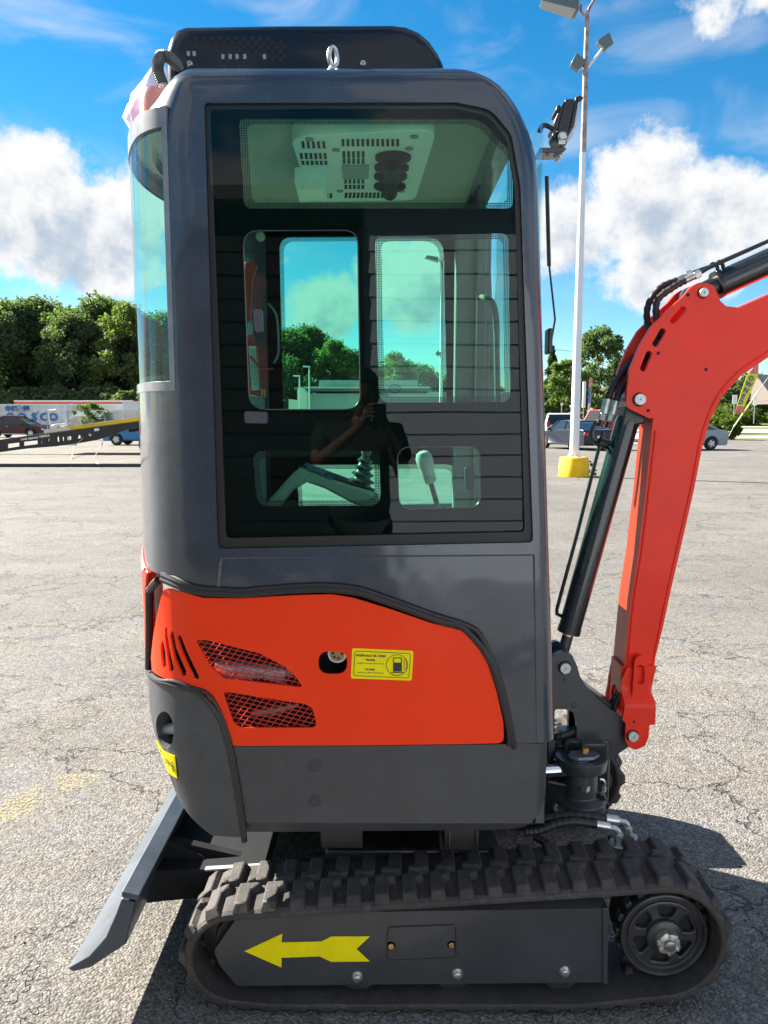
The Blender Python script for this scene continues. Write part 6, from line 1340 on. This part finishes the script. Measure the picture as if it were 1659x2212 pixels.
def ctext(s, px, py, size, m, sp_=1.0): q = U(px, py, YC1 - .09); return text_mesh(s, size, m, ct, T(q - ct.location) @ Matrix.Scale(sp_, 4, (1, 0, 0)) @ FACE, 'container_lettering', .01, bold=size * .05)
for ch, zx in (('C', 110), ('O', 255), ('S', 398), ('C', 510), ('O', 620)): ctext(ch, zx / 5.4, (1540 + 306 / 2.9625) / 1.8228, 1.02, COSB, 1.08)
ctext('中远集团', 200 / 5.4, (1540 + 210 / 2.9625) / 1.8228, .60, COSB)
MB().prism([U((440 + dx) / 5.4, (1540 + (250 + dz) / 2.9625) / 1.8228, YC1 - .08) - ct.location for dx, dz in ((0, -22), (16, 0), (5, 2), (5, 20), (-5, 20), (-5, 2), (-16, 0))], (0, .01, 0)).build('container_emblem', mat('emblem_grey', (.30, .36, .46), .6), ct)
YC2 = 78; t2 = container('plain white box trailer right of the lettered container', PX(149, YC2), PX(149, YC2) + 13, YC2, .9, U(200, 873, YC2).z, CW_, False, 'box_trailer', 'trailer')
q = U(175, (1540 + 206 / 2.9625) / 1.8228, YC2 - .08); MB().box(q - t2.location, (1.0, .02, .32)).build('trailer_patch', mat('patch_green_grey', (.38, .42, .34), .6), t2)
container('trailer with an orange-red top stripe behind the white containers', PX(33, 84), PX(288, 84), 84, 1.0, U(150, 865, 84).z, CRED, False, 'box_trailer', 'trailer')
container('white high box truck body beside the cab, over the van', PX(266, 74), PX(266, 74) + 6, 74, 1.0, U(280, 867, 74).z, mat('truck_white', (.74, .76, .80), .45), False, 'box_truck', 'truck')
# chain link fence with a leaning gate frame
fe = thing('chain_link_fence', 'rusty chain link fence with grey posts behind the tow deck', 'fence', (PX(200, 55), 55, .1)); FW = mat('fence_grey', (.36, .38, .36), .5, metal=.4)
fx = [PX(p, 55) - fe.location.x for p in (102, 147, 226, 330, 420)]
for x in fx: MB().tube([(x, 0, 0), (x, 0, 2.1)], .05, 8).build('fence_post', FW, fe)
MB().tube([(fx[0], 0, 2.1), (fx[-1], 0, 2.1)], .025, 6).build('top_rail', FW, fe)
wm2 = MB(); x = fx[0]
while x < fx[-1]:
    wm2.tube([(x, .03, .05), (min(x + 2.0, fx[-1]), .03, 2.05)], .006, 3, False); wm2.tube([(x, .03, 2.05), (min(x + 2.0, fx[-1]), .03, .05)], .006, 3, False); x += .16
tag(wm2.build('wire_mesh', FW, fe, smooth=None), kind='stuff')
ga = thing('gate_frame', 'pale leaning gate frame of tube between the maroon crossover and the fence', 'gate', (PX(105, 57), 57, .1), world=True)
MB().tube([U(110, 925, 57), U(103, 886, 57), U(120, 885, 57), U(140, 905, 57)], .06, 8).build('gate_tube', SIGNW, ga)
vg = thing('vine', 'yellow green vine growing on the fence behind the tow deck', 'plant'); obj('foliage', raw_mesh('foliage', crown_broad(41, 2.5, 1.0, .9, 34, 40, .10)), HEDGE, vg, smooth=None); vg.location = (PX(201, 55.6), 55.6, .1)
# tilted tow deck
YT = 33.0; zt1 = lambda zx, zy: (zx / 5.4, (1540 + zy / 2.9625) / 1.8228)
tw = thing('tow_truck_deck', 'long tilted tow truck deck with yellow side and load capacity lettering', 'tow truck', (PX(300, YT), YT, 0), world=True)
DKM = mat('deck_dark', (.030, .026, .027), .6, vary=.2, vscale=2); DKW = mat('deck_pale', (.66, .62, .50), .6, vary=.15, vscale=1.5); DKY = mat('deck_yellow', (.72, .48, .02), .6, vary=.2, vscale=1.5, dirt=.25)
beam = [zt1(-300, 612), zt1(20, 562), zt1(510, 492), zt1(1605, 345), zt1(2300, 250), zt1(2300, 330), zt1(1605, 408), zt1(1130, 570), zt1(900, 610), zt1(640, 645), zt1(300, 672), zt1(0, 712), zt1(-300, 745)]
hs_ = [[zt1(*p) for p in q] for q in ([(80, 618), (222, 600), (224, 645), (78, 668)], [(268, 592), (436, 575), (438, 618), (266, 640)], [(470, 568), (484, 566), (486, 612), (468, 614)], [(552, 560), (578, 556), (560, 600), (550, 602)], [(655, 535), (685, 530), (690, 588), (660, 592)], [(718, 536), (742, 533), (744, 580), (722, 583)], [(775, 532), (826, 524), (828, 568), (776, 576)], [(898, 514), (936, 508), (938, 550), (900, 556)], [(1020, 498), (1062, 490), (1064, 522), (1024, 528)])]
plate('deck_beam', [XZ(x, y, YT) for x, y in beam], YT, YT + .14, DKM, tw, [[XZ(x, y, YT) for x, y in h] for h in hs_], .01)
pplate('deck_edge', [zt1(512, 455), zt1(820, 408), zt1(820, 450), zt1(512, 491)], YT - .05, 2.3, DKW, tw); pplate('deck_edge', [zt1(820, 408), zt1(1605, 300), zt1(2300, 205), zt1(2300, 250), zt1(1605, 347), zt1(820, 450)], YT - .05, 2.3, DKY, tw)
pplate('deck_rim', [zt1(508, 450), zt1(1580, 305), zt1(1580, 312), zt1(508, 459)], YT - .08, .05, DKW, tw)
for k in range(40):
    zx = 530 + k * 27; zy = 491 - (zx - 512) * .1335; MB().prism([U(*zt1(zx, zy), YT - .06), U(*zt1(zx + 14, zy - 2), YT - .06), U(*zt1(zx + 7, zy + 13), YT - .06)], (0, .06, 0)).build('edge_tooth', DKY if k > 11 else DKW, tw, smooth=None)
q = U(*zt1(412, 540), YT - .012); text_mesh('Load capacity 10000Lb', .135, SIGNW, tw, T(q) @ Matrix.Rotation(R(-8), 4, 'Y') @ FACE, 'deck_lettering', .004, bold=.004)
pplate('deck_tag', [zt1(1098, 436), zt1(1152, 430), zt1(1154, 462), zt1(1100, 468)], YT - .02, .02, SIGNW, tw)
MB().prism([U(*zt1(p, 408 - (p - 1605) * .137 + 60), YT + .4) for p in (1500, 2300)] + [U(*zt1(p, 408 - (p - 1605) * .137 + 20), YT + .4) for p in (2300, 1500)], (0, 1.4, 0)).build('sub_frame', DKM, tw)
for zx in (1750, 1950): c = U(*zt1(zx, 500), YT + .1); MB().lathe((c.x, YT + .05, .52), (0, 1, 0), [(0, .3), (0, .5), (.28, .52), (.3, .3)], 20).build('wheel', TYRE, tw); MB().tube([(c.x, YT + .3, .52), (c.x, YT + .3, 1.6)], .1, 8).build('suspension_leg', DKM, tw)
CB = mat('cable_tan', (.42, .38, .30), .7)
tag(MB().tube(spline([U(*zt1(975, 545), YT - .1), U(*zt1(925, 590), YT - .3), U(*zt1(875, 640), YT - .6), U(*zt1(835, 790), YT - 4), G(*zt1(822, 880), .02)], 8), .018, 6).build('hanging_cable', CB, None), 'pale cable hanging from the tow deck to the kerb', 'cable')
tag(MB().tube(spline([U(*zt1(1200, 600), YT - .1), U(*zt1(1150, 690), YT - 1.5), U(*zt1(1098, 790), YT - 3.2), G(*zt1(1148, 852), .12)], 8), .018, 6).build('hanging_cable', CB, None), 'curled pale cable lying on gravel under the tow deck', 'cable')
bt_ = G(*zt1(740, 632), .1); tag(MB().box((bt_.x, bt_.y, .16), (1.3, .3, .12)).build('white_plank', SIGNW, None, .01), 'white plank lying on gravel behind the tow deck', 'plank')
# ================================================================ BUILDING BEHIND THE CAMERA (seen reflected in the glass)
YBW = -3.6; Hs = 3.45; nb_ = 16; bh = Hs / nb_
bd_ = thing('workshop_building', 'white clapboard workshop with shade on its left part coloured into dark boards, mirrored in the cab glass', 'building', (0, YBW, 0))
SID = mat('siding_white', (.66, .72, .80), .6, vary=.05, vscale=1); SID_SHADE = mat('siding_shade_dark', (.012, .014, .018), .6)  # the near-black colour stands in for shade on the left siding
def board(name, x0, x1, m):
    o = None
    for k in range(nb_):
        if o is None:
            o = MB().hexa([(x0, 0.013, 0), (x1, 0.013, 0), (x1, -.05, 0), (x0, -.05, 0)], [(x0, 0.0, bh - .004), (x1, 0.0, bh - .004), (x1, -.05, bh), (x0, -.05, bh)]).build(name, m, bd_, smooth=None); c = o
        else: c = o.copy(); COL.objects.link(c); c.location = (0, 0, k * bh)
XD = -.19
board('siding_board', XD, 10, SID); board('shade_board', -7, XD - .06, SID_SHADE)
MB().box((XD - .03, -.02, Hs / 2), (.06, .12, Hs)).build('shade_edge', SID_SHADE, bd_); MB().box((1.5, -3, Hs / 2), (17, 5.8, Hs)).build('wall', SID, bd_); MB().box((1.5, -2.9, Hs + .06), (17.3, 6.2, .12)).build('roof_edge', ROOF, bd_)
# ================================================================ PHOTOGRAPHER
pr = thing('person', 'person in a black T-shirt and glasses holding up a phone, mirrored in the cab glass', 'person', (-.09, -.45, 0), world=True)
SKIN = mat('skin_brown', (.14, .066, .038), .5, vary=.1, vscale=20); SHIRT = mat('shirt_black', (.018, .019, .022), .85, bump=.3, bscale=60); JEANS = mat('trousers_dark', (.02, .022, .03), .85); HAIR = mat('hair_black', (.008, .007, .006), .5, bump=.6, bscale=120)
def skinned(name, verts, edges, radii, m, parent, sub=2, root=0, build=True):
    me = bpy.data.meshes.new(name); me.from_pydata(verts, edges, []); o = bpy.data.objects.new(name, me); COL.objects.link(o)
    md = o.modifiers.new('s', 'SKIN'); md.use_smooth_shade = True; sb2 = o.modifiers.new('u', 'SUBSURF'); sb2.levels = sub; sb2.render_levels = sub
    lay = me.skin_vertices[0].data
    for i, r_ in enumerate(radii): lay[i].radius = r_ if isinstance(r_, tuple) else (r_, r_); lay[i].use_root = (i == root)
    bpy.context.view_layer.update(); res = applied(o); bpy.data.objects.remove(o); bpy.data.meshes.remove(me); return res
cx = -.145; yb_ = -.45
BV = [(cx, yb_, .95), (cx, yb_ - .005, 1.12), (cx, yb_, 1.30), (cx + .005, yb_ + .01, 1.44), (cx + .01, yb_ + .035, 1.50), (cx + .015, yb_ + .06, 1.57),
      (cx - .10, yb_, .90), (cx - .12, yb_ + .01, .50), (cx - .13, yb_ - .02, .08), (cx - .14, yb_ + .12, .045), (cx + .10, yb_, .90), (cx + .12, yb_ + .01, .50), (cx + .13, yb_ - .02, .08), (cx + .14, yb_ + .12, .045),
      (cx - .18, yb_, 1.43), (cx - .24, yb_ + .12, 1.28), (-.125, -.135, 1.505), (-.095, -.085, 1.55),
      (cx + .19, yb_, 1.43), (cx + .26, yb_ + .08, 1.20), (.035, -.16, 1.42), (.020, -.10, 1.47)]
BE = [(0, 1), (1, 2), (2, 3), (3, 4), (4, 5), (0, 6), (6, 7), (7, 8), (8, 9), (0, 10), (10, 11), (11, 12), (12, 13), (3, 14), (14, 15), (15, 16), (16, 17), (3, 18), (18, 19), (19, 20), (20, 21)]
BR = [(.125, .09), (.120, .09), (.14, .10), (.10, .085), .058, .055, .095, .065, .045, .04, .095, .065, .045, .04, .068, .046, .029, .033, .068, .046, .029, .033]
bodyme = skinned('body', BV, BE, BR, SKIN, pr)
bmx = bmesh.new(); bmx.from_mesh(bodyme)
def addmb(mb):
    me = mb.mesh('tmp'); bmx.from_mesh(me); bpy.data.meshes.remove(me)
hc = Vector((cx + .02, yb_ + .085, 1.655))
hm = MB(); hm.ball(hc, (.082, .104, .130), 24, 18)
for i, v in enumerate(hm.v):
    q = v - hc
    if q.z < 0: f = 1 - .30 * min(1, -q.z / .12); v.x = hc.x + q.x * f; v.y = hc.y + q.y * (1 - .12 * min(1, -q.z / .12)) + .012 * min(1, -q.z / .12)
addmb(hm)
nz_ = MB(); nz_.add([hc + Vector(p) for p in ((-.010, .093, .012), (.010, .093, .012), (.019, .090, -.034), (-.019, .090, -.034), (0, .124, -.026), (0, .100, .014))], [(0, 3, 4, 5), (1, 5, 4, 2), (3, 2, 4), (0, 5, 1)]); addmb(nz_)
for s in (-1, 1): e_ = MB(); e_.ball(hc + Vector((s * .084, -.01, -.005)), (.010, .022, .032), 10, 8); addmb(e_)
mo_ = MB(); mo_.ball(hc + Vector((0, .090, -.062)), (.024, .010, .008), 12, 8); addmb(mo_)
def finger(pts, r0):
    me = skinned('finger', [tuple(p) for p in pts], [(i, i + 1) for i in range(len(pts) - 1)], [r0 * (1 - .12 * i) for i in range(len(pts))], SKIN, pr, 1); bmx.from_mesh(me); bpy.data.meshes.remove(me)
# left hand pinches the phone's edge, right hand carries it from below
LW = Vector((-.095, -.085, 1.55)); RW = Vector((.020, -.10, 1.47))
for k, (dz, ln_) in enumerate(((.045, .95), (.022, 1.0), (0, .95), (-.02, .8))):
    b0 = LW + Vector((.0, .012, .012 + dz * .5)); finger([b0, b0 + Vector((.014, .045 * ln_, dz * .35 + .012)), b0 + Vector((.035, .066 * ln_, dz * .45 + .014)), b0 + Vector((.052, .066, dz * .5 + .012))], .0085)
finger([LW + Vector((.004, .0, -.004)), LW + Vector((.03, .012, .01)), LW + Vector((.05, .034, .02))], .0105)
for k, (dz, ln_) in enumerate(((.018, .9), (-.004, 1.0), (-.025, .95), (-.045, .8))):
    b0 = RW + Vector((.0, .012, .006 + dz * .6)); finger([b0, b0 + Vector((.004, .045 * ln_, dz * .3 + .002)), b0 + Vector((-.022, .070, dz * .4 + .004)), b0 + Vector((-.058 * ln_, .074, dz * .4 + .010))], .0085)
finger([RW + Vector((0, .005, .012)), RW + Vector((.004, .03, .045)), RW + Vector((-.012, .062, .082))], .0105)
pmb = MB(); pmb.ball(LW + Vector((.0, .012, .012)), (.022, .030, .040), 12, 8); addmb(pmb); pmb = MB(); pmb.ball(RW + Vector((0, .012, .0)), (.022, .030, .040), 12, 8); addmb(pmb)
bme = bpy.data.meshes.new('body'); bmx.to_mesh(bme); bmx.free(); bme.materials.clear(); obj('body', bme, SKIN, pr, smooth=80)
# clothing
sh_me = skinned('shirt', [(cx, yb_, .90), (cx, yb_ - .005, 1.10), (cx, yb_, 1.30), (cx + .005, yb_ + .005, 1.45), (cx - .18, yb_, 1.435), (cx - .235, yb_ + .09, 1.315), (cx + .19, yb_, 1.435), (cx + .245, yb_ + .06, 1.26)],
                [(0, 1), (1, 2), (2, 3), (3, 4), (4, 5), (3, 6), (6, 7)], [(.215, .17), (.20, .16), (.205, .155), (.13, .11), .105, .085, .105, .085], SHIRT, pr); sh_me.materials.clear(); obj('shirt', sh_me, SHIRT, pr, smooth=80)
tr_me = skinned('trousers', [(cx, yb_, .96), (cx - .10, yb_, .88), (cx - .12, yb_ + .01, .50), (cx - .13, yb_ - .02, .10), (cx + .10, yb_, .88), (cx + .12, yb_ + .01, .50), (cx + .13, yb_ - .02, .10)], [(0, 1), (1, 2), (2, 3), (0, 4), (4, 5), (5, 6)], [(.165, .12), .11, .085, .075, .11, .085, .075], JEANS, pr); tr_me.materials.clear(); obj('trousers', tr_me, JEANS, pr, smooth=80)
hr_ = MB(); hr_.ball(hc + Vector((0, -.018, .034)), (.104, .120, .130), 22, 16)
for v in hr_.v:
    q = v - hc; k = math.sin(q.x * 160) * math.sin(q.y * 130 + q.z * 150); v += q.normalized() * .004 * k
    if q.y > .045 and q.z < .062: v.y = hc.y + .045 - (.062 - q.z) * .3
hr_.build('hair', HAIR, pr, smooth=80)
for s in (-1, 1):
    c = hc + Vector((s * .030, .098, .010)); MB().tube([c + Vector((.024 * math.cos(a), -.004 * abs(math.cos(a)), .019 * math.sin(a))) for a in [2 * math.pi * k / 16 for k in range(17)]], .0016, 5, False).build('glasses_rim', INK, pr)
    MB().ball(c + Vector((0, -.018, 0)), (.011, .009, .008), 10, 8).build('eye', mat('eye_dark', (.10, .08, .07), .2), pr); MB().tube([c + Vector((s * .024, 0, .004)), hc + Vector((s * .080, 0, .012))], .0014, 4).build('glasses_arm', INK, pr)
for s in (-1, 1): MB().hexa([(cx + s * .135 - .048, yb_ - .09, 0), (cx + s * .135 + .048, yb_ - .09, 0), (cx + s * .145 + .05, yb_ + .19, 0), (cx + s * .145 - .05, yb_ + .19, 0)], [(cx + s * .135 - .04, yb_ - .08, .09), (cx + s * .135 + .04, yb_ - .08, .09), (cx + s * .145 + .036, yb_ + .17, .06), (cx + s * .145 - .036, yb_ + .17, .06)]).build('shoe', TRIMB, pr, .02)
ph = thing('phone', 'black phone held upright in both hands, mirrored in the cab glass', 'phone', (-.024, -.017, 1.545))
MB().box((0, 0, 0), (.074, .008, .150)).build('phone_body', mat('phone_black', (.008, .008, .009), .2, coat=.5), ph, .003)
MB().box((.017, .0048, .055), (.030, .0016, .030)).build('camera_bump', MATS['phone_black'], ph, .0006)
for o in bpy.data.objects:
    if o.get('world_children'): del o['world_children']
